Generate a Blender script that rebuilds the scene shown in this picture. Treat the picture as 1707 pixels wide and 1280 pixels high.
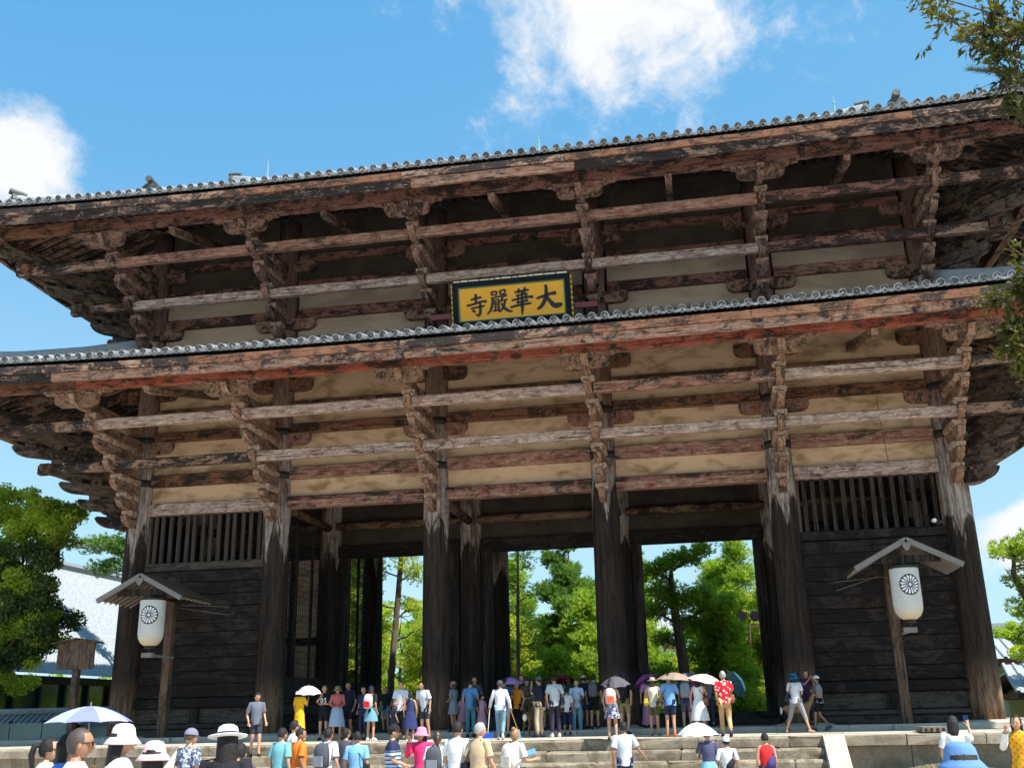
import bpy, bmesh, math, random
import numpy as np
from mathutils import Vector, Matrix, Euler
random.seed(7); rng = np.random.default_rng(7)
R_ = math.radians
scn = bpy.context.scene
col = scn.collection
for o in list(bpy.data.objects): bpy.data.objects.remove(o)

# ------------------------------------------------------------ camera
cam_d = bpy.data.cameras.new('camera'); cam = bpy.data.objects.new('camera', cam_d); col.objects.link(cam)
def cam_basis(yaw, pitch, roll):
    cy, sy, cp, sp, cr, sr = math.cos(yaw), math.sin(yaw), math.cos(pitch), math.sin(pitch), math.cos(roll), math.sin(roll)
    f = Vector((-sy*cp, cy*cp, sp)); r = Vector((cy, sy, 0)); u = r.cross(f)
    return cr*r + sr*u, -sr*r + cr*u, f
_r, _u, _f = cam_basis(0.175373, 0.307847, -0.021319)
m = Matrix((( _r.x, _u.x, -_f.x, 6.111), (_r.y, _u.y, -_f.y, -35.5), (_r.z, _u.z, -_f.z, 0.448), (0, 0, 0, 1)))
cam.matrix_world = m
cam_d.sensor_width = 36; cam_d.lens = 1735.45/1707*36
cam_d.clip_start = .1; cam_d.clip_end = 3000
scn.camera = cam
scn.view_settings.view_transform = 'Standard'; scn.view_settings.look = 'None'
scn.view_settings.gamma = 1; scn.view_settings.use_curve_mapping = False
scn.view_settings.exposure = 1.12
scn.cycles.max_bounces = 7; scn.cycles.diffuse_bounces = 5; scn.cycles.transparent_max_bounces = 12

# ------------------------------------------------------------ node helpers
class NT:
    def __init__(s, tree): s.t = tree; s.n = tree.nodes; s.l = tree.links
    def new(s, typ, ins=None, **kw):
        nd = s.n.new(typ)
        for k, v in kw.items(): setattr(nd, k, v)
        for k, v in (ins or {}).items():
            sock = nd.inputs[k]
            if hasattr(v, 'links') or isinstance(v, bpy.types.NodeSocket): s.l.new(v, sock)
            else: sock.default_value = v
        return nd
    def math(s, op, a, b=0., c=0., clamp=False):
        return s.new('ShaderNodeMath', {0: a, 1: b, 2: c}, operation=op, use_clamp=clamp).outputs[0]
    def vmath(s, op, a, b=(0, 0, 0)):
        nd = s.new('ShaderNodeVectorMath', {0: a, 1: b}, operation=op)
        return nd.outputs['Value'] if op in ('DOT_PRODUCT', 'LENGTH', 'DISTANCE') else nd.outputs[0]
    def ramp(s, fac, a, b, smooth=True):
        return s.new('ShaderNodeMapRange', {'Value': fac, 'From Min': a, 'From Max': b},
                     interpolation_type='SMOOTHSTEP' if smooth else 'LINEAR').outputs[0]
    def mix(s, fac, a, b, typ='MIX'):
        nd = s.new('ShaderNodeMix', {0: fac, 6: a, 7: b}, data_type='RGBA', blend_type=typ)
        return nd.outputs[2]
    def noise(s, vec, scale, detail=6, rough=.6, dist=0.):
        return s.new('ShaderNodeTexNoise', {'Vector': vec, 'Scale': scale, 'Detail': detail, 'Roughness': rough, 'Distortion': dist}).outputs['Fac']
def c4(c): return (c[0], c[1], c[2], 1.)

# ------------------------------------------------------------ world and sun
TOPC = (.12, 1.6, 3.75); HORC = (1.7, 3.5, 4.65); CLOUDC = (4.5, 4.55, 4.6)
SUN = Vector((.55, -.325, 1.)).normalized()
el = math.asin(SUN.z); az = math.atan2(SUN.x, SUN.y)      # azimuth clockwise from +Y
w = bpy.data.worlds.new('World'); scn.world = w; w.use_nodes = True
W_ = NT(w.node_tree); W_.n.clear()
sky = W_.new('ShaderNodeTexSky', sky_type='NISHITA', sun_disc=False, sun_elevation=el, sun_rotation=az)
sky.air_density = 1.0; sky.dust_density = .6; sky.ozone_density = 1.6
tc = W_.new('ShaderNodeTexCoord').outputs['Generated']
d_ = W_.vmath('NORMALIZE', tc)
zc = W_.new('ShaderNodeSeparateXYZ', {0: d_}).outputs
grad = W_.mix(W_.ramp(zc[2], 0., .74, False), c4(HORC), c4(TOPC))
grad = W_.mix(W_.ramp(zc[2], .50, -.05), grad, c4((2.5, 3.9, 4.7)))
sund = W_.ramp(W_.vmath('DOT_PRODUCT', d_, tuple(SUN)), -.1, 1., False)
grad = W_.mix(W_.math('MULTIPLY', sund, .55), grad, c4(HORC))
tint = W_.mix(.18, grad, sky.outputs[0])
# clouds: soft blobs by direction, broken up by noise
def cam_dir(px, py):
    return (_f + (px-853.5)/1735.45*_r - (py-640)/1735.45*_u).normalized()
wv = W_.new('ShaderNodeTexNoise', {'Vector': d_, 'Scale': 6., 'Detail': 4}).outputs['Color']
d2 = W_.vmath('ADD', d_, W_.new('ShaderNodeVectorMath', {0: W_.vmath('SUBTRACT', wv, (.5, .5, .5)), 'Scale': .10}, operation='SCALE').outputs[0])
n1 = W_.noise(d2, 7.5, 12, .64, .0); n2 = W_.noise(d2, 24., 10, .68, .0)
tot = None
for px, py, rad, amp in ((905, -45, .085, 1.0), (1030, -25, .09, 1.15), (1130, 5, .075, 1.15), (1060, 45, .055, .8), (1125, 85, .040, .8), (900, 95, .040, .42), (1260, -50, .075, .85), (950, 125, .035, .34),
                         (800, -60, .09, .75), (1120, 150, .05, .45), (850, 130, .05, .36), (1000, 150, .05, .36), (1380, -20, .07, .5), (45, 222, .026, 1.0), (20, 285, .045, 1.5), (70, 280, .026, 1.0), (-60, 270, .06, 1.3),
                         (1692, 893, .026, 2.0), (1760, 905, .05, 1.6), (822, 235, .034, .42), (812, 190, .026, .42), (860, 60, .05, .5), (1190, 120, .03, .5), (1490, 10, .03, .2)):
    c = cam_dir(px, py)
    ds = W_.vmath('DISTANCE', d2, tuple(c))
    b = W_.math('MULTIPLY', W_.ramp(ds, rad*1.75, rad*.1), amp)
    tot = b if tot is None else W_.math('MAXIMUM', tot, b)
gen = W_.ramp(W_.noise(d_, 3.2, 7, .6, .4), .56, .76)            # clouds elsewhere in the sky
away = W_.ramp(W_.vmath('DISTANCE', d_, tuple(_f)), .75, 1.1)
tot = W_.math('MAXIMUM', tot, W_.math('MULTIPLY', W_.math('MULTIPLY', gen, away), W_.ramp(zc[2], .02, .15)))
nn = W_.math('ADD', W_.math('MULTIPLY', n1, .75), W_.math('MULTIPLY', n2, .35))
mask = W_.ramp(W_.math('ADD', tot, W_.math('MULTIPLY', W_.math('SUBTRACT', nn, .55), 3.6)), .40, 1.35)
mask = W_.math('MULTIPLY', mask, W_.ramp(tot, .02, .22))
skyc = W_.mix(mask, tint, c4(CLOUDC))
bg = W_.new('ShaderNodeBackground', {'Color': skyc, 'Strength': .1})
W_.l.new(bg.outputs[0], W_.new('ShaderNodeOutputWorld').inputs[0])
sl = bpy.data.lights.new('sun', 'SUN'); sl.energy = 4.2; sl.angle = R_(.53); sl.color = (1., .955, .88)
sun = bpy.data.objects.new('sun', sl); col.objects.link(sun)
sun.rotation_euler = (-SUN).to_track_quat('-Z', 'Y').to_euler(); sun.location = (20, -20, 40)

# ------------------------------------------------------------ materials
MATS = {}
def mat(name):
    m = bpy.data.materials.new(name); m.use_nodes = True; t = NT(m.node_tree); t.n.clear()
    out = t.new('ShaderNodeOutputMaterial'); b = t.new('ShaderNodeBsdfPrincipled')
    t.l.new(b.outputs[0], out.inputs[0]); MATS[name] = m
    return m, t, b, out
def coords(t, scale=(1, 1, 1), rnd=True, gen='Object'):
    tc = t.new('ShaderNodeTexCoord').outputs[gen]
    v = tc
    if rnd:
        oi = t.new('ShaderNodeObjectInfo').outputs['Random']
        cmb = t.new('ShaderNodeCombineXYZ', {0: t.math('MULTIPLY', oi, 37.), 1: t.math('MULTIPLY', oi, 91.), 2: t.math('MULTIPLY', oi, 53.)}).outputs[0]
        v = t.vmath('ADD', tc, cmb)
    return t.vmath('MULTIPLY', v, scale), tc
def bump(t, b, h, strength, dist=.02):
    nd = t.new('ShaderNodeBump', {'Height': h, 'Strength': strength, 'Distance': dist})
    t.l.new(nd.outputs[0], b.inputs['Normal'])
def plain(name, c, rough=.7, var=.12, scale=6, metal=0., bstr=.0, spec=None, objvar=0.):
    m, t, b, out = mat(name)
    v, _ = coords(t)
    n = t.noise(v, scale, 5)
    k = t.math('ADD', 1-var, t.math('MULTIPLY', n, 2*var))
    if objvar:
        k = t.math('MULTIPLY', k, t.math('ADD', 1-objvar, t.math('MULTIPLY', t.new('ShaderNodeObjectInfo').outputs['Random'], 2*objvar)))
    cc = t.vmath('SCALE', c[:3]); cc = t.new('ShaderNodeVectorMath', {0: c[:3], 'Scale': k}, operation='SCALE').outputs[0]
    t.l.new(cc, b.inputs['Base Color']); b.inputs['Roughness'].default_value = rough; b.inputs['Metallic'].default_value = metal
    if spec is not None: b.inputs['Specular IOR Level'].default_value = spec
    if bstr: bump(t, b, n, bstr)
    return m
def wood(name, paint, fade, bare, light, stretch=(.42, 1, 1), pa=.42, ba=.56, la=.62, rough=.85, bstr=.5, k=1.):
    """weathered painted timber: paint, faded paint, bare dark wood and pale flakes; grain along the stretched axis"""
    m, t, b, out = mat(name)
    v, raw = coords(t, stretch)
    a = t.noise(v, 7.*k, 9, .75, .35)           # streaks
    fine = t.noise(v, 19.*k, 6, .8, .1)
    big, _r0 = coords(t, tuple(s*.55 if s < .5 else s*.45 for s in stretch))
    g = t.noise(big, 4.6*k, 8, .7, .9)
    oi = t.new('ShaderNodeObjectInfo').outputs['Random']
    g = t.math('ADD', g, t.math('MULTIPLY', t.math('SUBTRACT', oi, .5), .07))
    cc = t.mix(t.ramp(a, pa-.1, pa+.14), c4(paint), c4(fade))
    cc = t.mix(t.ramp(t.math('ADD', t.math('MULTIPLY', g, .62), t.math('MULTIPLY', fine, .42)), ba-.03, ba+.02), cc, c4(bare))
    cc = t.mix(t.math('MULTIPLY', t.ramp(t.math('ADD', t.math('MULTIPLY', fine, .62), t.math('MULTIPLY', a, .4)), la-.045, la+.045), .75), cc, c4(light))
    cv, _r1 = coords(t, tuple(s*.09 if s < .5 else s for s in stretch))
    crack = t.ramp(t.noise(cv, 21.*k, 4, .65), .36, .44)
    cc = t.mix(t.math('MULTIPLY', t.math('SUBTRACT', 1., crack), .85), cc, c4(tuple(x*.3 for x in bare)))
    t.l.new(cc, b.inputs['Base Color']); b.inputs['Roughness'].default_value = rough; b.inputs['Specular IOR Level'].default_value = .25
    bump(t, b, t.math('ADD', t.math('MULTIPLY', a, .5), t.math('ADD', fine, t.math('MULTIPLY', crack, .6))), bstr, .03)
    return m
PAINT = (.185, .042, .028); FADE = (.31, .17, .125); BARE = (.042, .028, .022); LIGHT = (.50, .41, .34)
wood('painted_beam', PAINT, FADE, BARE, LIGHT, ba=.57, la=.575)
wood('red_beam', (.26, .038, .022), (.36, .105, .065), BARE, (.50, .38, .28), ba=.56, la=.60)
wood('pale_beam', (.18, .088, .064), (.40, .285, .235), (.045, .034, .032), (.60, .52, .46), ba=.59, la=.55)
wood('brown_beam', (.12, .040, .022), (.22, .105, .060), (.035, .022, .018), (.38, .29, .20), ba=.54, la=.61)
wood('dark_red_beam', (.16, .045, .035), (.24, .12, .09), (.035, .024, .022), (.36, .28, .22), ba=.53, la=.66)
wood('fascia_wood', (.24, .075, .045), (.43, .24, .165), (.040, .026, .024), (.60, .50, .40), ba=.55, la=.575)
wood('dark_fascia_wood', (.15, .065, .045), (.32, .20, .14), (.030, .022, .020), (.42, .34, .27), ba=.50)
wood('bracket_wood', (.125, .052, .032), (.27, .155, .105), (.028, .019, .015), (.55, .46, .36), ba=.565, la=.57, k=1.3)
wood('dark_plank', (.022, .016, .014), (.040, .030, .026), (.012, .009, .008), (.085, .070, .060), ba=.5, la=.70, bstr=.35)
wood('grey_plank', (.045, .035, .029), (.085, .068, .056), (.030, .024, .020), (.20, .17, .14), ba=.57)
wood('interior_log', (.10, .06, .035), (.22, .14, .08), (.030, .020, .016), (.34, .24, .15), ba=.54)
wood('dark_post', (.030, .021, .018), (.055, .042, .036), (.016, .012, .010), (.11, .09, .08), stretch=(1, 1, .12), ba=.52, la=.7)
wood('brown_post', (.07, .040, .028), (.13, .085, .06), (.05, .035, .027), (.32, .26, .2), stretch=(1, 1, .3), ba=.56)
wood('lattice_bar', (.032, .025, .022), (.062, .050, .043), (.04, .03, .026), (.22, .18, .15), stretch=(1, 1, .12), ba=.58)
def column_material():
    m, t, b, out = mat('column_wood')
    v, raw = coords(t, (1, 1, .07))
    a = t.noise(v, 6., 9, .7, .15); fine = t.noise(v, 26., 6, .75)
    v2, _ = coords(t, (1, 1, .5)); g = t.noise(v2, 1.6, 6, .6, .5)
    xyz = t.new('ShaderNodeSeparateXYZ', {0: raw}).outputs
    ang = t.math('ARCTAN2', xyz[1], xyz[0])
    oi = t.new('ShaderNodeObjectInfo').outputs['Random']
    scal = t.math('ABSOLUTE', t.math('SINE', t.math('ADD', t.math('MULTIPLY', ang, 2.), t.math('MULTIPLY', oi, 9.))))
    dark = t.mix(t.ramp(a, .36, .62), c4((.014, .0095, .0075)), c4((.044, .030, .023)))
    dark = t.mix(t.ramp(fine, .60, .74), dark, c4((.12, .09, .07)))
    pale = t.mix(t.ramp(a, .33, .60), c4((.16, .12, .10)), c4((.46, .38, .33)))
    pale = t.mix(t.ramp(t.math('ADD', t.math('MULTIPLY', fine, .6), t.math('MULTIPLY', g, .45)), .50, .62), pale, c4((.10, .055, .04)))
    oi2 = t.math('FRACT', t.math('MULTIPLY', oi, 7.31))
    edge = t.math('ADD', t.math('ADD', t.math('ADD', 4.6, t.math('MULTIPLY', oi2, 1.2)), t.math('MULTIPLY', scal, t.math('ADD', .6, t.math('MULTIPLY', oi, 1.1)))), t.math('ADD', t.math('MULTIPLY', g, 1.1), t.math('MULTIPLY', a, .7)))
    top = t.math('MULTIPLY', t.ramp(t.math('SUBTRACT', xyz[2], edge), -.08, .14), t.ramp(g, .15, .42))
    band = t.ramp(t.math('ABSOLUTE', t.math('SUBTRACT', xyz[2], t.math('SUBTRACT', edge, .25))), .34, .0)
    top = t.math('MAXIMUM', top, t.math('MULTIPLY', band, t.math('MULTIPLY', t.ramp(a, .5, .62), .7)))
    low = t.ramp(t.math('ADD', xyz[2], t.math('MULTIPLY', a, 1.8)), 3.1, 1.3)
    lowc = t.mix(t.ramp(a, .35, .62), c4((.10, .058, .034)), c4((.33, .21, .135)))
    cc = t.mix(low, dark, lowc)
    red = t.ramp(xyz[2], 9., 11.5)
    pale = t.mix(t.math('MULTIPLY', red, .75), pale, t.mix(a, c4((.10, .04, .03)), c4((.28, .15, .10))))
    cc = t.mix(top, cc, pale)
    crack = t.ramp(t.noise(v, 48., 3, .6), .37, .45)
    cc = t.mix(t.math('MULTIPLY', t.math('SUBTRACT', 1., crack), .6), cc, c4((.012, .008, .006)))
    t.l.new(cc, b.inputs['Base Color']); b.inputs['Roughness'].default_value = .85; b.inputs['Specular IOR Level'].default_value = .25
    bump(t, b, t.math('ADD', a, t.math('ADD', fine, crack)), .7, .03)
column_material()
def blotch(name, c1, c2, c3, scale, rough=.9, bstr=.25, k2=.5, stretch=(1, 1, 1), a=.42, b_=.62, joint=0.):
    m, t, b, out = mat(name)
    v, raw = coords(t, stretch)
    n = t.noise(v, scale, 8, .62, .5); f = t.noise(v, scale*9, 5, .7)
    cc = t.mix(t.ramp(n, a, b_), c4(c1), c4(c2))
    cc = t.mix(t.math('MULTIPLY', t.ramp(f, .45, .7), k2), cc, c4(c3))
    oi = t.new('ShaderNodeObjectInfo').outputs['Random']
    cc = t.mix(t.math('MULTIPLY', oi, joint), cc, c4(c3))
    t.l.new(cc, b.inputs['Base Color']); b.inputs['Roughness'].default_value = rough; b.inputs['Specular IOR Level'].default_value = .3
    bump(t, b, t.math('ADD', n, t.math('MULTIPLY', f, .5)), bstr, .03)
    return m
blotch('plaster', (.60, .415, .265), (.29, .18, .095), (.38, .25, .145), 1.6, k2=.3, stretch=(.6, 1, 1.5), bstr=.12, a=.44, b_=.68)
blotch('shaded_upper_plaster', (.40, .30, .215), (.28, .20, .14), (.33, .24, .17), .7, k2=.3, bstr=.1, stretch=(.5, 1, 1.2))  # darker copy of plaster, shade of the upper tier in its colour
blotch('shaded_plaster', (.060, .047, .036), (.040, .030, .023), (.028, .021, .017), 1.2, k2=.4, bstr=.1)  # near-black plaster copy, deep eave shade put into its colour
blotch('stone', (.34, .29, .22), (.22, .18, .13), (.13, .105, .075), 1.6, bstr=.8, k2=.55, joint=.35)
blotch('step_stone', (.34, .285, .21), (.19, .15, .105), (.08, .064, .045), 2.6, bstr=.9, k2=.5, joint=.3)
blotch('paving', (.56, .50, .41), (.44, .39, .32), (.30, .265, .215), 1.2, bstr=.2, k2=.4, joint=.35)
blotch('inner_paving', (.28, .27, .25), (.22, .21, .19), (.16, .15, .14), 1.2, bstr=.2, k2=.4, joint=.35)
blotch('gravel_ground', (.50, .455, .385), (.42, .38, .32), (.33, .30, .25), 1.1, bstr=.4, k2=.5)
blotch('grass', (.10, .12, .035), (.16, .15, .055), (.26, .22, .11), 1.5, bstr=.6, k2=.4)
blotch('dry_grass', (.42, .36, .22), (.30, .27, .13), (.5, .44, .3), 6, bstr=.9, k2=.5)
blotch('bark', (.12, .085, .065), (.20, .15, .12), (.05, .038, .03), 5, bstr=1., k2=.6, stretch=(1, 1, .3))
blotch('pale_bark', (.20, .16, .13), (.30, .25, .20), (.09, .07, .055), 5, bstr=1., k2=.6, stretch=(1, 1, .3))
def tile_mat(name, c1, c2, rough=.42):
    m, t, b, out = mat(name)
    v, raw = coords(t)
    n = t.noise(v, 5, 6, .65); f = t.noise(v, 28, 5, .7)
    cc = t.mix(t.ramp(n, .35, .68), c4(c1), c4(c2)); cc = t.mix(t.math('MULTIPLY', t.ramp(f, .5, .7), .5), cc, c4((.13, .125, .10)))
    t.l.new(cc, b.inputs['Base Color']); b.inputs['Roughness'].default_value = rough; b.inputs['Specular IOR Level'].default_value = .6
    bump(t, b, f, .25, .01)
tile_mat('roof_tile', (.10, .11, .125), (.42, .43, .45), .26); tile_mat('tile_face', (.030, .034, .034), (.095, .10, .095), .7)  # pale tile tone stands for sun glints, tile faces darkened as shaded
tile_mat('far_tile', (.27, .30, .33), (.38, .40, .42), .55)
plain('black_iron', (.02, .015, .013), .7); plain('rod_metal', (.28, .45, .40), .5, metal=.0)
plain('sign_black', (.008, .009, .015), .75, spec=.2); plain('sign_gold', (.88, .39, .004), .45, var=.1, scale=3); plain('sign_green', (.05, .17, .07), .6)
plain('ink', (.012, .012, .018), .6); plain('gilt', (.55, .34, .05), .35, metal=.6, bstr=.3, scale=14); plain('gilt_red', (.30, .10, .03), .5)
plain('maroon', (.18, .035, .04), .6); plain('sign_white', (.75, .68, .45), .6)
plain('shingle', (.105, .070, .042), .85, var=.35, scale=12, bstr=.4); plain('grey_wood', (.19, .17, .155), .8, var=.3, scale=9)
m, t, b, out = mat('lantern_paper'); v, raw = coords(t)
xyz = t.new('ShaderNodeSeparateXYZ', {0: raw}).outputs
fold = t.math('SINE', t.math('MULTIPLY', xyz[2], 95.))
n = t.noise(v, 3, 5)
cc = t.mix(t.ramp(xyz[2], .42, .0), c4((.80, .79, .76)), c4((.74, .60, .40)))
cc = t.mix(t.math('MULTIPLY', t.ramp(n, .45, .7), .35), cc, c4((.6, .54, .42)))
t.l.new(cc, b.inputs['Base Color']); b.inputs['Roughness'].default_value = .8
tr = t.new('ShaderNodeBsdfTranslucent', {'Color': cc}); mx = t.new('ShaderNodeMixShader', {0: .35}); t.l.new(b.outputs[0], mx.inputs[1]); t.l.new(tr.outputs[0], mx.inputs[2]); t.l.new(mx.outputs[0], out.inputs[0])
bump(t, b, fold, .25, .01)
def leaf_mat(name, c1, c2, trans=.45, tc_=None, rough=.55):
    m, t, b, out = mat(name)
    v, raw = coords(t, rnd=False)
    n = t.noise(v, .8, 4); f = t.noise(v, 9., 2)
    k = t.math('ADD', t.math('MULTIPLY', n, .6), t.math('MULTIPLY', f, .5))
    cc = t.mix(t.ramp(k, .38, .7), c4(c1), c4(c2))
    t.l.new(cc, b.inputs['Base Color']); b.inputs['Roughness'].default_value = rough; b.inputs['Specular IOR Level'].default_value = .3
    tcn = t.mix(1., cc, c4(tc_ or (1.6, 1.7, .7)), 'MULTIPLY')
    tr = t.new('ShaderNodeBsdfTranslucent', {'Color': tcn}); mx = t.new('ShaderNodeMixShader', {0: trans})
    t.l.new(b.outputs[0], mx.inputs[1]); t.l.new(tr.outputs[0], mx.inputs[2]); t.l.new(mx.outputs[0], out.inputs[0])
leaf_mat('pine_leaf', (.14, .24, .04), (.38, .47, .07), .55); leaf_mat('dark_pine_leaf', (.065, .15, .04), (.19, .30, .065), .45)
leaf_mat('young_pine_leaf', (.27, .34, .055), (.47, .49, .10), .55); leaf_mat('camphor_leaf', (.13, .23, .035), (.44, .52, .07), .55)
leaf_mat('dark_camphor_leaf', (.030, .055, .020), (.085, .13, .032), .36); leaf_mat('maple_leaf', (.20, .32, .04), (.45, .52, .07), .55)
leaf_mat('oak_leaf', (.035, .042, .010), (.13, .115, .02), .35); leaf_mat('near_pine_leaf', (.04, .075, .03), (.10, .16, .06), .35)

# ------------------------------------------------------------ object helpers
class MB:
    """collects shapes for ONE mesh"""
    def __init__(s): s.v = []; s.f = []; s.mi = []
    def add(s, vs, fs, mi=0):
        o = len(s.v); s.v += [tuple(x) for x in vs]; s.f += [tuple(i+o for i in f) for f in fs]; s.mi += [mi]*len(fs); return s
    def box(s, a, b, mi=0, M=None):
        x0, y0, z0 = a; x1, y1, z1 = b
        vs = [(x0, y0, z0), (x1, y0, z0), (x1, y1, z0), (x0, y1, z0), (x0, y0, z1), (x1, y0, z1), (x1, y1, z1), (x0, y1, z1)]
        if M is not None: vs = [tuple(M @ Vector(v)) for v in vs]
        return s.add(vs, [(0, 3, 2, 1), (4, 5, 6, 7), (0, 1, 5, 4), (1, 2, 6, 5), (2, 3, 7, 6), (3, 0, 4, 7)], mi)
    def loft(s, rings, mi=0, caps=True, closed=True):
        n = len(rings[0]); vs = [p for r in rings for p in r]; fs = []
        for i in range(len(rings)-1):
            for j in range(n if closed else n-1):
                k = (j+1) % n; fs.append((i*n+j, i*n+k, (i+1)*n+k, (i+1)*n+j))
        if caps and closed: fs.append(tuple(range(n))[::-1]); fs.append(tuple((len(rings)-1)*n+j for j in range(n)))
        return s.add(vs, fs, mi)
    def tube(s, pts, rads, n=8, mi=0, caps=True):
        pts = [Vector(p) for p in pts]
        if not hasattr(rads, '__len__'): rads = [rads]*len(pts)
        rings = []; prev = None
        for i, p in enumerate(pts):
            d = (pts[min(i+1, len(pts)-1)]-pts[max(i-1, 0)])
            if d.length < 1e-9: d = Vector((0, 0, 1))
            d.normalize()
            a = prev if prev is not None and abs(prev.dot(d)) < .95 else (Vector((1, 0, 0)) if abs(d.x) < .8 else Vector((0, 1, 0)))
            a = (a-d*a.dot(d)).normalized(); b = d.cross(a); prev = a
            rings.append([tuple(p+(a*math.cos(2*math.pi*j/n)+b*math.sin(2*math.pi*j/n))*rads[i]) for j in range(n)])
        return s.loft(rings, mi, caps)
    def lathe(s, prof, n=16, mi=0, c=(0, 0, 0), a0=0., arc=2*math.pi):
        """prof: (r, z) pairs"""
        rings = [[(c[0]+r*math.cos(a0+arc*j/n), c[1]+r*math.sin(a0+arc*j/n), c[2]+z) for j in range(n)] for r, z in prof]
        return s.loft(rings, mi)
    def prism(s, poly, y0, y1, mi=0, axis='y', M=None):
        """polygon in the xz plane extruded along y"""
        n = len(poly)
        vs = [(x, y0, z) for x, z in poly]+[(x, y1, z) for x, z in poly]
        if axis == 'x': vs = [(y, x, z) for x, y, z in vs]
        if axis == 'z': vs = [(x, z, y) for x, y, z in vs]
        if M is not None: vs = [tuple(M @ Vector(v)) for v in vs]
        fs = [tuple(range(n)), tuple(range(2*n-1, n-1, -1))]+[(i, i+n, (i+1) % n+n, (i+1) % n) for i in range(n)]
        return s.add(vs, fs, mi)
    def mesh(s, name, mats, smooth=False):
        me = bpy.data.meshes.new(name); me.from_pydata(s.v, [], s.f)
        for m in (mats if isinstance(mats, (list, tuple)) else [mats]): me.materials.append(MATS[m])
        if len(set(s.mi)) > 1 or (s.mi and s.mi[0]): me.polygons.foreach_set('material_index', s.mi)
        me.update()
        bm = bmesh.new(); bm.from_mesh(me); bmesh.ops.recalc_face_normals(bm, faces=bm.faces[:]); bm.to_mesh(me); bm.free()
        if smooth: me.shade_smooth()
        return me
def link(name, me, parent=None, loc=(0, 0, 0), rot=(0, 0, 0), kind=None, label=None, cat=None, group=None, sc=None):
    o = bpy.data.objects.new(name, me); col.objects.link(o)
    o.location = loc; o.rotation_euler = rot
    if sc is not None: o.scale = sc
    if parent is not None: o.parent = parent
    if kind: o['kind'] = kind
    if label: o['label'] = label
    if cat: o['category'] = cat
    if group: o['group'] = group
    return o
def thing(name, label, cat, loc=(0, 0, 0), rz=0., group=None): return link(name, None, None, loc, (0, 0, rz), None, label, cat, group)
def jit(a): return random.uniform(-a, a)
def beam_me(name, L, wd, h, m, seg=4, ch=.025, j=.012):
    """weathered squared timber along local X, centred, chamfered, slightly uneven"""
    mb = MB(); rings = []
    for i in range(seg+1):
        x = -L/2+L*i/seg; a, b = wd/2, h/2; jy, jz = (jit(j*.4), jit(j*.4)) if 0 < i < seg else (0, 0)
        c = [ch*random.uniform(.5, 1.7) for _ in range(4)]
        rings.append([(x, y+jy, z+jz) for y, z in ((-a, -b+c[0]), (-a+c[0], -b), (a-c[1], -b), (a, -b+c[1]), (a, b-c[2]), (a-c[2], b), (-a+c[3], b), (-a, b-c[3]))])
    mb.loft(rings); return mb.mesh(name, m)
def arr_mesh(name, v, f, mats, mi=None, smooth=False):
    """numpy verts (n,3) and faces (m,k)"""
    me = bpy.data.meshes.new(name); v = np.ascontiguousarray(v, dtype=np.float32); f = np.ascontiguousarray(f, dtype=np.int32); k = f.shape[1]
    me.vertices.add(len(v)); me.vertices.foreach_set('co', v.ravel())
    me.loops.add(f.size); me.loops.foreach_set('vertex_index', f.ravel())
    me.polygons.add(len(f)); me.polygons.foreach_set('loop_start', np.arange(0, f.size, k, dtype=np.int32))
    me.polygons.foreach_set('loop_total', np.full(len(f), k, dtype=np.int32))
    for m in (mats if isinstance(mats, (list, tuple)) else [mats]): me.materials.append(MATS[m])
    if mi is not None: me.polygons.foreach_set('material_index', np.ascontiguousarray(mi, dtype=np.int32))
    me.update(calc_edges=True)
    if smooth: me.shade_smooth()
    return me
# ============================================================ ground
mb = MB(); mb.add([(-400, -60, -1.3), (400, -60, -1.3), (400, 600, -1.3), (-400, 600, -1.3), (-400, -400, -1.3), (400, -400, -1.3)], [(0, 1, 2, 3), (4, 5, 1, 0)])
link('ground', mb.mesh('ground', 'gravel_ground'), kind='structure')
# lawn beyond the gate and beside it
mb = MB(); mb.add([(-400, 19, -1.29), (-6, 19, -1.27), (-6, 400, -1.27), (-400, 400, -1.29)], [(0, 1, 2, 3)])
mb.add([(8, 19, -1.27), (400, 19, -1.29), (400, 400, -1.29), (8, 400, -1.27)], [(0, 1, 2, 3)])
mb.add([(19.6, -3, -1.27), (400, -3, -1.29), (400, 19, -1.29), (19.6, 19, -1.27)], [(0, 1, 2, 3)])
link('lawn', mb.mesh('lawn', 'grass'), kind='structure')
# ============================================================ stone platform
PLX = 19.2
plat = thing('stone_platform', 'low stone platform with broad front steps that carries the whole temple gate', 'platform', (0, 0, 0))
mb = MB(); mb.box((-PLX+.1, -4.45, -1.4), (PLX-.1, 16.4, -.30)); link('core', mb.mesh('core', 'stone'), plat)
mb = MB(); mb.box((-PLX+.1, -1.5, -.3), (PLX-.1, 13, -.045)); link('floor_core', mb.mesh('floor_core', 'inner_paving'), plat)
def slab_me(name, L, D, H, m, ch=.03, j=.012, top=None):
    """stone block centred, top at z=0, worn edges"""
    mb = MB(); a, b = L/2, D/2; c = ch
    def rg(ax, bx, z): return [(-ax+jit(j), -bx+jit(j), z), (0, -bx+jit(j), z+jit(j*.5)), (ax+jit(j), -bx+jit(j), z), (ax+jit(j), bx, z), (0, bx, z), (-ax+jit(j), bx, z)]
    mb.loft([rg(a, b, -H), rg(a, b, -c*1.6), rg(a-c*.4, b-c*.5, -c*.5), rg(a-c, b-c*1.4, 0)]); return mb.mesh(name, m)
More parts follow.
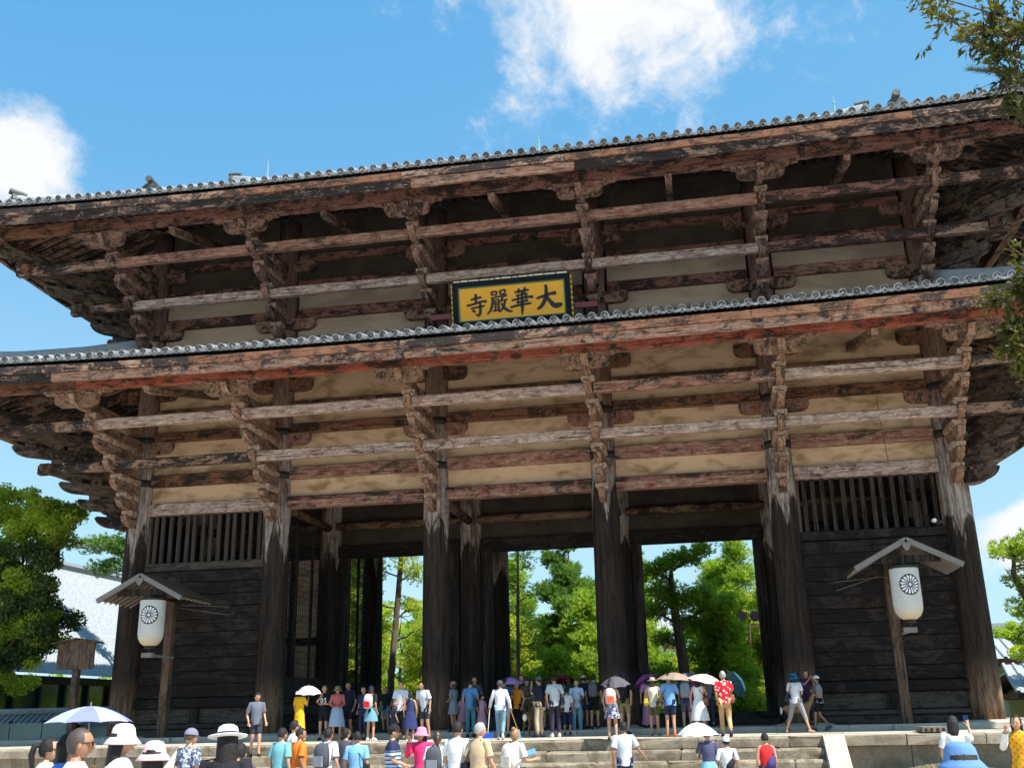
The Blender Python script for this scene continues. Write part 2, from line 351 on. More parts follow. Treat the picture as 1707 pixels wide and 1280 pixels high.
# outer paving sloping towards the steps, rows of slabs
SL = math.atan2(.09, 3.4)
def rows(y0, y1, n, lens, z0, z1, m, name, jx=.25, xr=PLX-.55):
    dy = (y1-y0)/n
    for r in range(n):
        x = -xr; yc = y0+dy*(r+.5); z = z0+(z1-z0)*(r+.5)/n
        while x < xr-.05:
            L = min(lens*random.uniform(1-jx, 1+jx), xr-x)
            if xr-x-L < .5: L = xr-x
            link(name, slab_me(name, L-.012, dy-.012, .12, m, .008, .003), plat, (x+L/2, yc, z+random.uniform(-.004, .004)), (-math.atan2(z0-z1, y1-y0) if False else 0, 0, 0))
            x += L
rows(-4.45, -1.62, 3, 2.1, -.235, -.165, 'paving', 'paving_slab')
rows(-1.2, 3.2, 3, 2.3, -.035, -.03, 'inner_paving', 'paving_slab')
# kerb between inner floor and outer paving
x = -PLX+.3
while x < PLX-.3:
    L = random.uniform(1.7, 2.7); L = min(L, PLX-.3-x)
    link('kerb_stone', slab_me('kerb_stone', L-.015, .38, .25, 'paving', .03), plat, (x+L/2, -1.42, -.02), ); x += L
# coping along the front edge, outside the stairs, and beam stones at the stair head
def coping(xa, xb, m='stone'):
    x = xa
    while x < xb-.05:
        L = min(random.uniform(1.6, 2.6), xb-x)
        if xb-x-L < .6: L = xb-x
        link('coping_stone', slab_me('coping_stone', L-.014, .62, .27, m, .035, .02), plat, (x+L/2, -4.74, -.235)); x += L
coping(-PLX, -9.5); coping(9.5, PLX); coping(-9.5, 9.5, 'step_stone')
def panels(xa, xb):
    x = xa
    while x < xb-.05:
        L = min(random.uniform(1.2, 2.0), xb-x)
        if xb-x-L < .5: L = xb-x
        link('wall_stone', slab_me('wall_stone', L-.02, .3, .72, 'stone', .012, .01), plat, (x+L/2, -4.62, -.51)); x += L
panels(-PLX+.05, -9.5); panels(9.5, PLX-.05)
for sx in (-1, 1):
    y = -4.4
    while y < 16.3:
        L = min(2.2, 16.4-y); link('coping_stone', slab_me('coping_stone', L-.014, .6, .27, 'stone'), plat, (sx*(PLX-.3), y+L/2, -.235), (0, 0, sx*R_(90)))
        link('wall_stone', slab_me('wall_stone', L-.02, .3, .72, 'stone'), plat, (sx*(PLX-.2), y+L/2, -.51), (0, 0, sx*R_(90))); y += L
# steps
for k in range(4):
    z = -.235-.285*(k+1); y = -5.05-.36*k; x = -8.95
    while x < 8.9:
        L = min(random.uniform(1.5, 2.8), 8.95-x)
        if 8.95-x-L < .7: L = 8.95-x
        link('step_stone', slab_me('step_stone', L-.012, .50, .30, 'step_stone', .045, .022), plat, (x+L/2, y-.11, z+jit(.008))); x += L
mb = MB()
for k in range(4): mb.box((-8.93, -5.1-.36*k, -1.4), (8.93, -4.4, -.235-.285*(k+1)-.05))
link('stair_core', mb.mesh('stair_core', 'step_stone'), plat)
for sx in (-1, 1):                                    # sloping cheek stones
    mb = MB(); x0, x1 = 8.955, 9.5
    mb.prism([(-5.02, -.22), (-5.2, -.235), (-6.9, -1.32), (-5.02, -1.32)], sx*x0, sx*x1, axis='x')
    link('cheek_stone', mb.mesh('cheek_stone', 'paving'), plat)
# dry grass heap at the foot of the wall
def tufts(name, n, xr, yr, zf, h, m):
    P = np.stack([rng.uniform(*xr, n), rng.uniform(*yr, n)], 1); z = zf(P[:, 0], P[:, 1]); a = rng.uniform(0, 6.28, n); hh = h*rng.uniform(.4, 1.2, n); wv = .012*np.ones(n)+.3*0
    dx, dy = np.cos(a)*wv, np.sin(a)*wv; tx, ty = rng.normal(0, .35, n)*hh, rng.normal(0, .35, n)*hh
    v = np.stack([np.stack([P[:, 0]-dx, P[:, 1]-dy, z-.02], 1), np.stack([P[:, 0]+dx, P[:, 1]+dy, z-.02], 1), np.stack([P[:, 0]+tx, P[:, 1]+ty, z+hh], 1)], 1).reshape(-1, 3)
    return arr_mesh(name, v, np.arange(3*n).reshape(-1, 3), m)
def hz_(x, y): return -1.3+.26*np.exp(-((x-11.9)/1.2)**2)+.2*np.exp(-((x-15.5)/2.)**2)+0*y
link('dry_grass', tufts('dry_grass', 26000, (9.8, 18.5), (-5.6, -4.85), hz_, .07, 'dry_grass'), kind='stuff', label='dry yellow grass heaped at the foot of the platform wall', cat='grass')

# ============================================================ the gate
gate = thing('temple_gate', 'huge weathered two-tiered wooden temple gate with tiled roofs and stacked brackets', 'gate')
CX = [-14.4, -8.94, -2.997, 2.997, 8.94, 14.4]; CY = [0, 5.66, 11.32]
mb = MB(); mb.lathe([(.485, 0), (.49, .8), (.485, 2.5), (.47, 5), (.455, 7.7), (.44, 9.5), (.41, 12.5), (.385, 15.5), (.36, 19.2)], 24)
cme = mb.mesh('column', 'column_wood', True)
mb = MB(); mb.lathe([(.95, -.12), (.93, -.01), (.72, .03), (.50, .04)], 20); bme = mb.mesh('base_stone', 'paving', True)
def ring(r, h): mb = MB(); mb.lathe([(r-.03, -h/2), (r, -h/2), (r, h/2), (r-.03, h/2)], 20); return mb.mesh('iron_band', 'black_iron', True)
b1, b2, b3 = ring(.495, .25), ring(.475, .25), ring(.43, .22)
for j, y in enumerate(CY):
    for i, x in enumerate(CX):
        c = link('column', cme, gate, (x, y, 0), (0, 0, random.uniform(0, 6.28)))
        link('base_stone', bme, c, (0, 0, 0))
        if j == 0:
            link('iron_band', b1, c, (0, 0, 8.98)); link('iron_band', b2, c, (0, 0, 10.62)); link('iron_band', b3, c, (0, 0, 14.75))
BAYS = [(CX[i], CX[i+1]) for i in range(5)]
def xbeam(name, x0, x1, y, z0, z1, wd, m, parent=None, seg=4, ch=.022):
    L = x1-x0; return link(name, beam_me(name, L, wd, z1-z0, m, max(2, int(L/1.3)), ch), parent or gate, ((x0+x1)/2, y, (z0+z1)/2), (jit(.004), 0, 0))
def ybeam(name, x, y0, y1, z0, z1, wd, m, parent=None):
    L = y1-y0; return link(name, beam_me(name, L, wd, z1-z0, m, 3), parent or gate, (x, (y0+y1)/2, (z0+z1)/2), (0, 0, R_(90)))
def panel(x0, x1, y, z0, z1, m, name='plaster_panel', th=.12):
    mb = MB(); L, H = x1-x0, z1-z0; mb.box((-L/2, -th/2, -H/2), (L/2, th/2, H/2)); return link(name, mb.mesh(name, m), gate, ((x0+x1)/2, y, (z0+z1)/2))
CR = .43
for i, (xa, xb) in enumerate(BAYS):
    a, b = xa+CR, xb-CR
    e = i in (0, 4)
    # front wall, lower tier
    xbeam('lintel', a, b, -.04, 7.76, 8.2, .40, 'painted_beam' if not e else 'pale_beam')
    if not e: xbeam('lintel_moulding', a, b, -.27, 8.02, 8.16, .05, 'dark_red_beam')
    panel(a, b, .03, 8.2, 8.84, 'plaster'); xbeam('wall_beam', a, b, -.05, 8.84, 9.29, .34, 'painted_beam' if i not in (0,) else 'brown_beam')
    panel(a, b, .03, 9.29, 10.56, 'plaster'); xbeam('wall_beam', a, b, -.05, 10.56, 10.94, .32, 'brown_beam')
    panel(a, b, .03, 10.94, 11.62, 'plaster'); xbeam('wall_beam', a, b, -.03, 11.62, 11.84, .28, 'brown_beam')
    panel(a, b, .03, 11.84, 13.45, 'plaster')
    # upper tier
    panel(a+.03, b-.03, .03, 14.3, 15.1, 'shaded_upper_plaster'); xbeam('wall_beam', a+.03, b-.03, -.04, 15.1, 15.5, .32, 'dark_red_beam' if i < 4 else 'painted_beam')
    panel(a+.03, b-.03, .03, 15.5, 16.35, 'shaded_upper_plaster'); xbeam('wall_beam', a+.03, b-.03, -.04, 16.35, 16.68, .3, 'dark_red_beam')
    panel(a+.03, b-.03, .03, 16.68, 17.5, 'shaded_plaster'); xbeam('wall_beam', a+.03, b-.03, -.04, 17.5, 17.8, .3, 'dark_red_beam')
    panel(a+.03, b-.03, .03, 17.8, 19.6, 'shaded_plaster')
    # rear wall above the openings, middle row wall
    for zz in ((7.76, 8.2), (10.5, 10.9)): xbeam('rear_beam', a, b, 11.32, zz[0], zz[1], .34, 'brown_beam')
    panel(a, b, 11.35, 8.2, 13.4, 'shaded_plaster'); panel(a, b, 11.35, 14.3, 19.4, 'shaded_plaster')
    xbeam('door_lintel', a, b, 5.60, 6.73, 7.22, .5, 'dark_plank'); panel(a, b, 5.66, 7.22, 7.80, 'shaded_plaster')
    mbl = MB(); mbl.tube([(-(b-a)/2-.1, 0, 0), (0, 0, .02), ((b-a)/2+.1, 0, 0)], [.155, .17, .155], 10)
    link('log_beam', mbl.mesh('log_beam', 'interior_log', True), gate, ((a+b)/2, 5.36, 8.0))
    panel(a, b, 5.70, 7.80, 12.6, 'shaded_plaster'); xbeam('middle_beam', a, b, 5.6, 9.4, 9.8, .3, 'interior_log')
# transverse log beams from row to row
mbl = MB(); mbl.tube([(0, .3, 0), (0, 2.8, .02), (0, 5.3, 0)], .165, 10); lb = mbl.mesh('log_beam', 'interior_log', True)
for x in CX:
    for y in (0, 5.66):
        link('log_beam', lb, gate, (x, y, 7.95)); link('log_beam', lb, gate, (x, y, 9.9))
# door frames, thresholds and side rooms
for i, (xa, xb) in enumerate(BAYS):
    if 1 <= i <= 3:
        for s, x in ((1, xa), (-1, xb)):
            mb = MB(); mb.box((-.19, -.16, 0), (.19, .16, 6.73)); link('door_jamb', mb.mesh('door_jamb', 'dark_post'), gate, (x+s*(.47+.19), 5.6, 0))
        xbeam('threshold', xa+.45, xb-.45, 5.6, -.03, .42, .42, 'grey_plank'); xbeam('threshold_step', xa+.45, xb-.45, 5.0, -.03, .17, .6, 'grey_plank')
        xbeam('threshold_step', xa+.45, xb-.45, 11.3, -.03, .3, .4, 'grey_plank')
for i in (0, 4):
    xa, xb = BAYS[i]; a, b = xa+CR, xb-CR
    # plank wall under the lattice, front and rear
    for y, front in ((-.02, True),):
        panel(a-.3, b+.3, y+(.16 if front else -.16), -.05, 5.75, 'dark_plank', 'light_stop_board', .05)  # added sheet that stops light leaking through the plank joints
        zs = [1.27]+[1.27+.447*k for k in range(1, 10)]+[5.7]
        for k in range(len(zs)-1):
            xbeam('plank', a, b, y+.05+jit(.008), zs[k]+.008, zs[k+1]-.008, .10, 'dark_plank', seg=3, ch=.012)
        xbeam('rail', a, b, y, 5.72, 6.0, .26, 'dark_plank' if i == 4 else 'grey_plank')
        xbeam('rail', a, b, y-.03, .92, 1.25, .26, 'dark_plank')
        xbeam('plank', a, b, y+.05, .40, .91, .08, 'grey_plank'); xbeam('rail', a, b, y-.02, .24, .38, .24, 'grey_plank'); xbeam('plank', a, b, y+.02, -.04, .23, .16, 'grey_plank')
        mb = MB(); mb.box((-.17, -.05, .39), (.17, .05, .91)); link('short_post', mb.mesh('short_post', 'dark_post'), gate, ((a+b)/2, y-.06, 0))
        if front:
            nb = 14
            for k in range(nb):
                x = a+.1+(b-a-.2)*(k+.5)/nb
                mb = MB(); mb.box((-.068, -.05, 6.0), (.068, .05, 7.76), 0, Matrix.Rotation(jit(.004), 4, 'Y')); link('lattice_bar', mb.mesh('lattice_bar', 'lattice_bar' if i == 0 else 'dark_post'), gate, (x, y, 0))
            for s, x in ((1, a), (-1, b)):
                mb = MB(); mb.box((-.05, -.09, 6.0), (.05, .09, 7.76)); link('lattice_frame', mb.mesh('lattice_frame', 'brown_post'), gate, (x+s*.05, y, 0))
        else: panel(a, b, y, 6.0, 7.76, 'dark_plank', 'upper_boarding')
    # outer side wall and middle partition
    xo = xa if i == 0 else xb; xi = xb if i == 0 else xa; s = 1 if i == 0 else -1
    for y0 in (0, 5.66):
        for k in range(14): ybeam('plank', xo, y0+.45, y0+5.2, .05+.55*k, .55+.55*k-.01, .1, 'dark_plank')
    panel(a, b, 5.66, .0, 7.3, 'plaster', 'partition_wall')
    mb = MB(); mb.box((xo-s*.12-.03, 0, 0), (xo-s*.12+.03, 11.32, 7.85)); link('light_stop_board', mb.mesh('light_stop_board', 'dark_plank'), gate)  # added behind the side planks to stop light leaks

    xbeam('partition_rail', a, b, 5.55, 3.3, 3.6, .12, 'dark_plank')
    for xm in (0.25, .5, .75):
        mb = MB(); mb.box((-.07, -.06, 0), (.07, .06, 6.7)); link('partition_post', mb.mesh('partition_post', 'dark_post'), gate, (a+(b-a)*xm, 5.54, 0))
    # palisade and wire mesh on the passage side
    for y0 in (.5, 6.16):
        for z0, z1 in ((.0, .28), (.62, .98), (1.05, 1.15)): ybeam('fence_rail', xi, y0, y0+4.7, z0, z1, .12, 'grey_plank')
        for k in range(22):
            mb = MB(); mb.box((-.025, -.06, .1), (.025, .06, 1.95)); link('fence_slat', mb.mesh('fence_slat', 'lattice_bar'), gate, (xi-.02*s, y0+.15+4.45*k/21, 0))
        mb = MB()
        for k in range(24): mb.box((xi-.006, y0+.1+4.5*k/23-.007, 1.9), (xi+.006, y0+.1+4.5*k/23+.007, 7.6))
        for k in range(26): mb.box((xi-.006+.012, y0, 2+.22*k-.007), (xi+.006+.012, y0+4.7, 2+.22*k+.007))
        link('wire_mesh', mb.mesh('wire_mesh', 'black_iron'), gate, kind='stuff')
        for yy in (y0+1.5, y0+3.1): 
            mb = MB(); mb.box((-.05, -.05, 0), (.05, .05, 7.7)); link('mesh_post', mb.mesh('mesh_post', 'dark_post'), gate, (xi, yy, 0))
# side wall plaster above (both tiers)
for sx in (-1, 1):
    for y0 in (0, 5.66):
        for z0, z1, m in ((7.8, 8.25, 'brown_beam'), (8.25, 10.5, 'plaster'), (10.5, 10.9, 'brown_beam'), (10.9, 13.4, 'plaster'), (14.3, 15.1, 'shaded_upper_plaster'), (15.1, 15.5, 'dark_red_beam'), (15.5, 19.4, 'shaded_upper_plaster')):
            ybeam('side_wall_panel' if 'plaster' in m else 'side_beam', sx*14.4, y0+CR, y0+5.66-CR, z0, z1, .2 if 'plaster' in m else .32, m)
# ------------------------------------------------------------ bracket sets
AH, AW = .38, .225
ARM = {}
def arm_me(L, nose=.45, m='bracket_wood'):
    key = (round(L, 2), nose, m)
    if key not in ARM:
        t = L+nose; h = AH/2
        p = [(-.25, -h), (t-.55, -h), (t-.38, -h+.03), (t-.22, -h+.09), (t-.10, -h+.18), (t-.02, -h+.30), (t, h-.05), (t-.04, h), (-.25, h)]
        mb = MB(); mb.prism(p, -AW/2, AW/2); ARM[key] = mb.mesh('bracket_arm', m)
    return ARM[key]
def block_me(m='bracket_wood', s=.43, h=.235):
    key = ('b', m, s, h)
    if key not in ARM:
        mb = MB(); a, c = s/2, s/2*.74
        sq = lambda r, z: [(-r, -r, z), (r, -r, z), (r, r, z), (-r, r, z)]
        mb.loft([sq(c, 0), sq(a, h*.45), sq(a, h)]); ARM[key] = mb.mesh('bearing_block', m)
    return ARM[key]
def trans_me(L, h, kind, m):
    """transverse arm with rounded ears, along local Y"""
    key = ('t', L, h, kind, m)
    if key not in ARM:
        a, b = L/2, h/2
        if kind == 'ear': p = [(-a, b), (-a, -b*.1), (-a+.06, -b*.6), (-a+.18, -b*.93), (-a+.34, -b), (a-.34, -b), (a-.18, -b*.93), (a-.06, -b*.6), (a, -b*.1), (a, b)]
        else: p = [(-a, b), (-a+.02, b*.2), (-a+.18, -b*.05), (-a+.3, -b*.1), (-a+.36, -b*.75), (-a+.62, -b), (a-.62, -b), (a-.36, -b*.75), (a-.3, -b*.1), (a-.18, -b*.05), (a-.02, b*.2), (a, b)]
        mb = MB(); mb.prism([(x, z) for x, z in p], -.13, .13, axis='x'); ARM[key] = mb.mesh('cross_arm', m)
    return ARM[key]
TIERS = {'low': ([7.48, 8.055, 8.63, 9.2, 9.775, 10.35, 10.93], [.75, 1.25, 1.75, 2.3, 3.0, 3.7, 4.72], 'bracket_wood'),
         'up': ([14.3, 14.875, 15.45, 16.025, 16.6, 17.15], [.9, 1.4, 1.95, 2.7, 3.4, 4.15], 'bracket_wood_up')}
wood('bracket_wood_up', (.17, .065, .045), (.30, .18, .135), (.045, .030, .026), (.44, .36, .29), ba=.53, la=.60, k=1.3)
wood('block_wood', (.20, .085, .055), (.42, .27, .19), (.05, .032, .025), (.62, .53, .43), ba=.59, la=.55, k=1.3)
wood('block_wood_up', (.15, .06, .045), (.34, .22, .165), (.045, .030, .026), (.52, .44, .37), ba=.57, la=.57, k=1.3)
wood('shaded_bracket_wood', (.050, .032, .025), (.13, .095, .07), (.018, .014, .012), (.33, .27, .20), ba=.535, la=.62, k=1.3)  # dark copy of bracket wood, shade under the eaves in its colour
def bracket_set(x, y, rz, tier, full=True, stretch=1., nose=.45, m=None):
    zs, Ls, m0 = TIERS[tier]; m = m or m0; n = len(zs); gap = zs[1]-zs[0]-AH
    for k in range(n):
        L = Ls[k]*stretch
        a = link('bracket_arm', arm_me(L, nose, m), gate, (x, y, zs[k]), (0, 0, rz+jit(.006)))
        if k < n-1:
            nodes = [Ls[j]*stretch for j in range(max(0, k-3), k+1)]
            if full:
                for d in nodes: link('bearing_block', block_me('shaded_bracket_wood' if m == 'shaded_bracket_wood' else 'block_wood_up' if m == 'bracket_wood_up' else 'block_wood', .43, gap), a, (d, 0, AH/2))
            else:
                mb = MB()
                for d in nodes: mb.box((d-.16, -.16, AH/2), (d+.16, .16, AH/2+gap))
                key = ('bb', round(L, 2), m)
                if key not in ARM: ARM[key] = mb.mesh('bearing_blocks', m)
                link('bearing_blocks', ARM[key], a, kind='stuff')
    d = Ls[-1]*stretch; top = zs[-1]
    if stretch == 1.:
        a = link('cross_arm', trans_me(1.55, AH, 'ear', m), gate, (x+d*math.cos(rz), y+d*math.sin(rz), top), (0, 0, rz))
        for q in (-.56, 0, .56): link('bearing_block', block_me(m, .36, .07), a, (0, q, AH/2))
        link('cross_arm', trans_me(2.5, .2, 'step', m), gate, (x+d*math.cos(rz), y+d*math.sin(rz), top+AH/2+.09), (0, 0, rz))
for tier in ('low', 'up'):
    for x in CX: bracket_set(x, 0, R_(-90), tier)
    for sx, rz in ((-1, R_(180)), (1, 0)):
        bracket_set(sx*14.4, 0, rz, tier, True, m='shaded_bracket_wood' if sx < 0 else None)
        for y in CY[1:]: bracket_set(sx*14.4, y, rz, tier, False, m='shaded_bracket_wood')
        bracket_set(sx*14.4, 0, R_(-90-45*sx*-1) if sx > 0 else R_(-135), tier, False, 1.36, .6, 'shaded_bracket_wood')
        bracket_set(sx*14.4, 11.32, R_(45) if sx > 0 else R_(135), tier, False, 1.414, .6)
# arms on the wall plane beside each column
for i, x in enumerate(CX):
    for z, m, L in ((10.34, 'painted_beam', 2.35), (12.42, 'brown_beam', 2.35), (14.88, 'bracket_wood_up', 2.4), (17.28, 'bracket_wood_up', 2.3)):
        if m: link('wall_arm', trans_me(L, .43, 'ear', m), gate, (x, -.14, z), (0, 0, R_(90)))
# long tie beams through the brackets and the purlins
def tie(tier, k, z, m_list):
    L = TIERS[tier][1][k]; h = .34
    xs = [-14.4-L-.5]+CX+[14.4+L+.5]
    for i in range(7):
        xbeam('tie_beam', xs[i]+(.13 if i else 0), xs[i+1]-(.13 if i < 6 else 0), -L, z-h/2, z+h/2, .28, m_list[i], ch=.03)
    for sx in (-1, 1):
        ys = [-L-.5, 0, 5.66, 11.32, 11.32+L+.5]
        for i in range(4): ybeam('tie_beam', sx*(14.4+L), ys[i]+.13, ys[i+1]-.13, z-h/2, z+h/2, .28, 'brown_beam')
tie('low', 3, 9.22, ['dark_fascia_wood', 'dark_fascia_wood', 'pale_beam', 'pale_beam', 'pale_beam', 'pale_beam', 'dark_fascia_wood'])
tie('low', 5, 10.37, ['dark_fascia_wood', 'pale_beam', 'pale_beam', 'pale_beam', 'painted_beam', 'pale_beam', 'dark_fascia_wood'])
tie('up', 2, 15.47, ['dark_fascia_wood', 'pale_beam', 'pale_beam', 'pale_beam', 'pale_beam', 'dark_red_beam', 'dark_fascia_wood'])
tie('up', 4, 16.62, ['dark_fascia_wood', 'painted_beam', 'painted_beam', 'painted_beam', 'painted_beam', 'dark_red_beam', 'dark_fascia_wood'])
def upt(x, half, amp, p=2.5): return amp*(abs(x)/half)**p
LOW = dict(e=6.5, hx=20.6, es=6.2, z0=11.68, zs=11.22, sl=.33, fz=(10.97, 11.24, 11.5), pur=(11.20, 11.60, 4.78), amp=.40, wall=0)
UP = dict(e=6.0, hx=19.75, es=5.35, z0=17.78, zs=17.40, sl=.37, fz=(17.08, 17.36, 17.6), pur=(17.46, 17.86, 4.2), amp=.40, wall=0)
HY = 11.32/2
def curve_board(name, side, T, off, z0, z1, th, m, s0, s1, parent=gate):
    """board following the curved eave; side 'f','b','l','r'; s along the eave"""
    n = max(2, int(abs(s1-s0)/1.2)); rings = []
    half = T['hx'] if side in 'fb' else HY+T['e']
    for i in range(n+1):
        s = s0+(s1-s0)*i/n; u = upt(s, half, T['amp']); e = T['e']-off; q_ = T['es']-off
        for_y = {'f': lambda d: (s, -e-d), 'b': lambda d: (s, 2*HY+e+d), 'l': lambda d: (-14.4-q_-d, HY+s), 'r': lambda d: (14.4+q_+d, HY+s)}[side]
        (xa, ya), (xb, yb) = for_y(0), for_y(-th)
        rings.append([(xa, ya, z0+u+jit(.004)), (xa, ya, z1+u), (xb, yb, z1+u), (xb, yb, z0+u)])
    mb = MB(); mb.loft(rings); me = mb.mesh(name, m)
    c = Vector((rings[0][0]))+Vector(rings[-1][0]); c = c/2
    me.transform(Matrix.Translation(-c)); return link(name, me, parent, c)
FL = ['dark_fascia_wood', 'fascia_wood', 'fascia_wood', 'fascia_wood', 'fascia_wood', 'fascia_wood', 'brown_beam']
FU = ['dark_fascia_wood', 'dark_fascia_wood', 'dark_fascia_wood', 'fascia_wood', 'dark_fascia_wood', 'dark_fascia_wood', 'dark_fascia_wood']
for T, F_, P_, mm in ((LOW, FL, 'red_beam', 'brown_beam'), (UP, FU, 'dark_red_beam', 'brown_beam')):
    e, hx = T['e'], T['hx']
    cuts = [-hx]+[-hx+2*hx*(k+1)/7+jit(.8) for k in range(6)]+[hx]
    for i in range(7):
        curve_board('fascia_board', 'f', T, .12, T['fz'][0], T['fz'][1], .14, F_[i], cuts[i], cuts[i+1]-.01)
        curve_board('eave_board', 'f', T, .03, T['fz'][1]+.003, T['fz'][2], .2, mm if i in (2, 4, 5) else 'dark_fascia_wood', cuts[i]-.3*(i > 0), cuts[i+1]-.31+.3*(i == 6))
    for sd in 'blr':
        h = hx if sd == 'b' else HY+e
        curve_board('fascia_board', sd, T, .12, T['fz'][0]+(0 if sd == 'b' else .22), T['fz'][1], .14, 'dark_fascia_wood', -h, h); curve_board('eave_board', sd, T, .03, T['fz'][1]+.003, T['fz'][2], .2, 'brown_beam', -h, h)
    p0, p1, pd = T['pur']
    xs = [-14.4-pd-.6]+CX+[14.4+pd+.6]
    for i in range(7):
        c = curve_board('purlin', 'f', dict(T, amp=T['amp']*.6), e-pd-.14, p0, p1, .28, P_ if i else 'brown_beam', xs[i], xs[i+1]-.006)
    for sd in 'lr': curve_board('purlin', sd, dict(T, amp=T['amp']*.6), T['es']-pd-.14, p0, p1, .28, 'brown_beam', -HY-pd-.6, HY+pd+.6)
    # soffit boards and rafters on the four sides, eave shade put into their colour
    def soff(s, t, side):
        half = hx if side in 'fb' else HY+e
        z = T['zs']+T['sl']*t+upt(s, half, T['amp'])*max(0, 1-t/7.)
        return {'f': (s, -e+t, z), 'b': (s, 2*HY+e-t, z), 'l': (-14.4-T['es']+t, HY+s, z), 'r': (14.4+T['es']-t, HY+s, z)}[side]
    for side in 'fblr':
        half = hx if side in 'fb' else HY+e
        mb = MB(); n = 40; tt = [.15, 2., 4., 5.9]
        for i in range(n):
            q = [[soff((-half+2*half*(i+a)/n)*(half-t)/half, t, side) for t in tt] for a in (0, 1)]
            for k in range(3): mb.add([q[0][k], q[1][k], q[1][k+1], q[0][k+1]], [(0, 1, 2, 3)])
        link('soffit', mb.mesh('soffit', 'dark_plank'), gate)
        mb = MB(); s = -half+.25
        while s < half-.1:
            tm = min(5.9, half-abs(s))
            if tm > .3:
                A = Vector(soff(s, .35, side)); B = Vector(soff(s, tm, side)); dz = Vector((0, 0, -.17))
                sd_ = Vector((.065, 0, 0)) if side in 'fb' else Vector((0, .065, 0))
                vs = [A-sd_+dz, A+sd_+dz, B+sd_+dz, B-sd_+dz, A-sd_, A+sd_, B+sd_, B-sd_]
                mb.add(vs, [(0, 3, 2, 1), (4, 5, 6, 7), (0, 1, 5, 4), (1, 2, 6, 5), (2, 3, 7, 6), (3, 0, 4, 7)])
            s += .4
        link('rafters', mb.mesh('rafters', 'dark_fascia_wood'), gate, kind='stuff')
    for sx in (-1, 1):
        for yy, sy in ((0, -1), (11.32, 1)):
            mb = MB(); A = Vector((sx*14.4, yy, T['zs']+T['sl']*e-.15)); B = Vector((sx*(14.4+T['es']-.2), yy+sy*(e-.2), T['zs']+T['amp']-.15))
            mb.tube([A, A.lerp(B, .6)-Vector((0, 0, .08)), B], [.2, .2, .2], 4); link('hip_rafter', mb.mesh('hip_rafter', 'brown_beam'), gate)
# short beam noses under the purlin in mid bay
mb = MB(); mb.prism([(-.1, -.15), (4.2, -.13), (4.45, -.05), (4.5, .13), (-.1, .15)], -.11, .11); nose = mb.mesh('tail_beam', 'bracket_wood_up')
for i, (xa, xb) in enumerate(BAYS):
    link('tail_beam', nose, gate, ((xa+xb)/2, -.0, 18.35), (0, R_(14.5), R_(-90)))
mb = MB(); mb.prism([(-.1, -.15), (4.9, -.13), (5.2, -.05), (5.25, .13), (-.1, .15)], -.11, .11); nose = mb.mesh('tail_beam', 'bracket_wood')
for i in (0, 4): link('tail_beam', nose, gate, ((BAYS[i][0]+BAYS[i][1])/2, 0, 12.3), (0, R_(14), R_(-90)))
# ------------------------------------------------------------ tiled roofs
PITCH = .382
mb = MB(); r = .122; n = 16                                     # round eave tile with a ringed face, along +Y
def disc(y, rr): return [(rr*math.cos(2*math.pi*j/n), y, rr*math.sin(2*math.pi*j/n)) for j in range(n)]
mb.loft([disc(1.15, .115), disc(.05, .12), disc(0, r), disc(0, r*.80)], 0, caps=False)
mb.loft([disc(0, r*.80), disc(.018, r*.74), disc(.012, r*.34), disc(-.006, r*.28)], 1, caps=False); mb.add(disc(-.006, r*.28), [tuple(range(n))], 1)
rt = mb.mesh('round_tile', ['roof_tile', 'tile_face'], False)
mb = MB(); q = PITCH/2+.02; pts = [(-q, .035), (-q*.6, -.03), (-q*.2, -.058), (q*.2, -.058), (q*.6, -.03), (q, .035)]
ring_ = lambda y, up: [(x, y, z) for x, z in pts]+[(x, y, z+up) for x, z in pts[::-1]]
mb.loft([ring_(-.012, .075), ring_(.02, .075), ring_(.03, .03), ring_(1.15, .03)]); pt = mb.mesh('pan_tile', ['roof_tile'], False)
def zl(t): return .25*t+.024*t*t
def zu(t): return .42*t+.0125*t*t
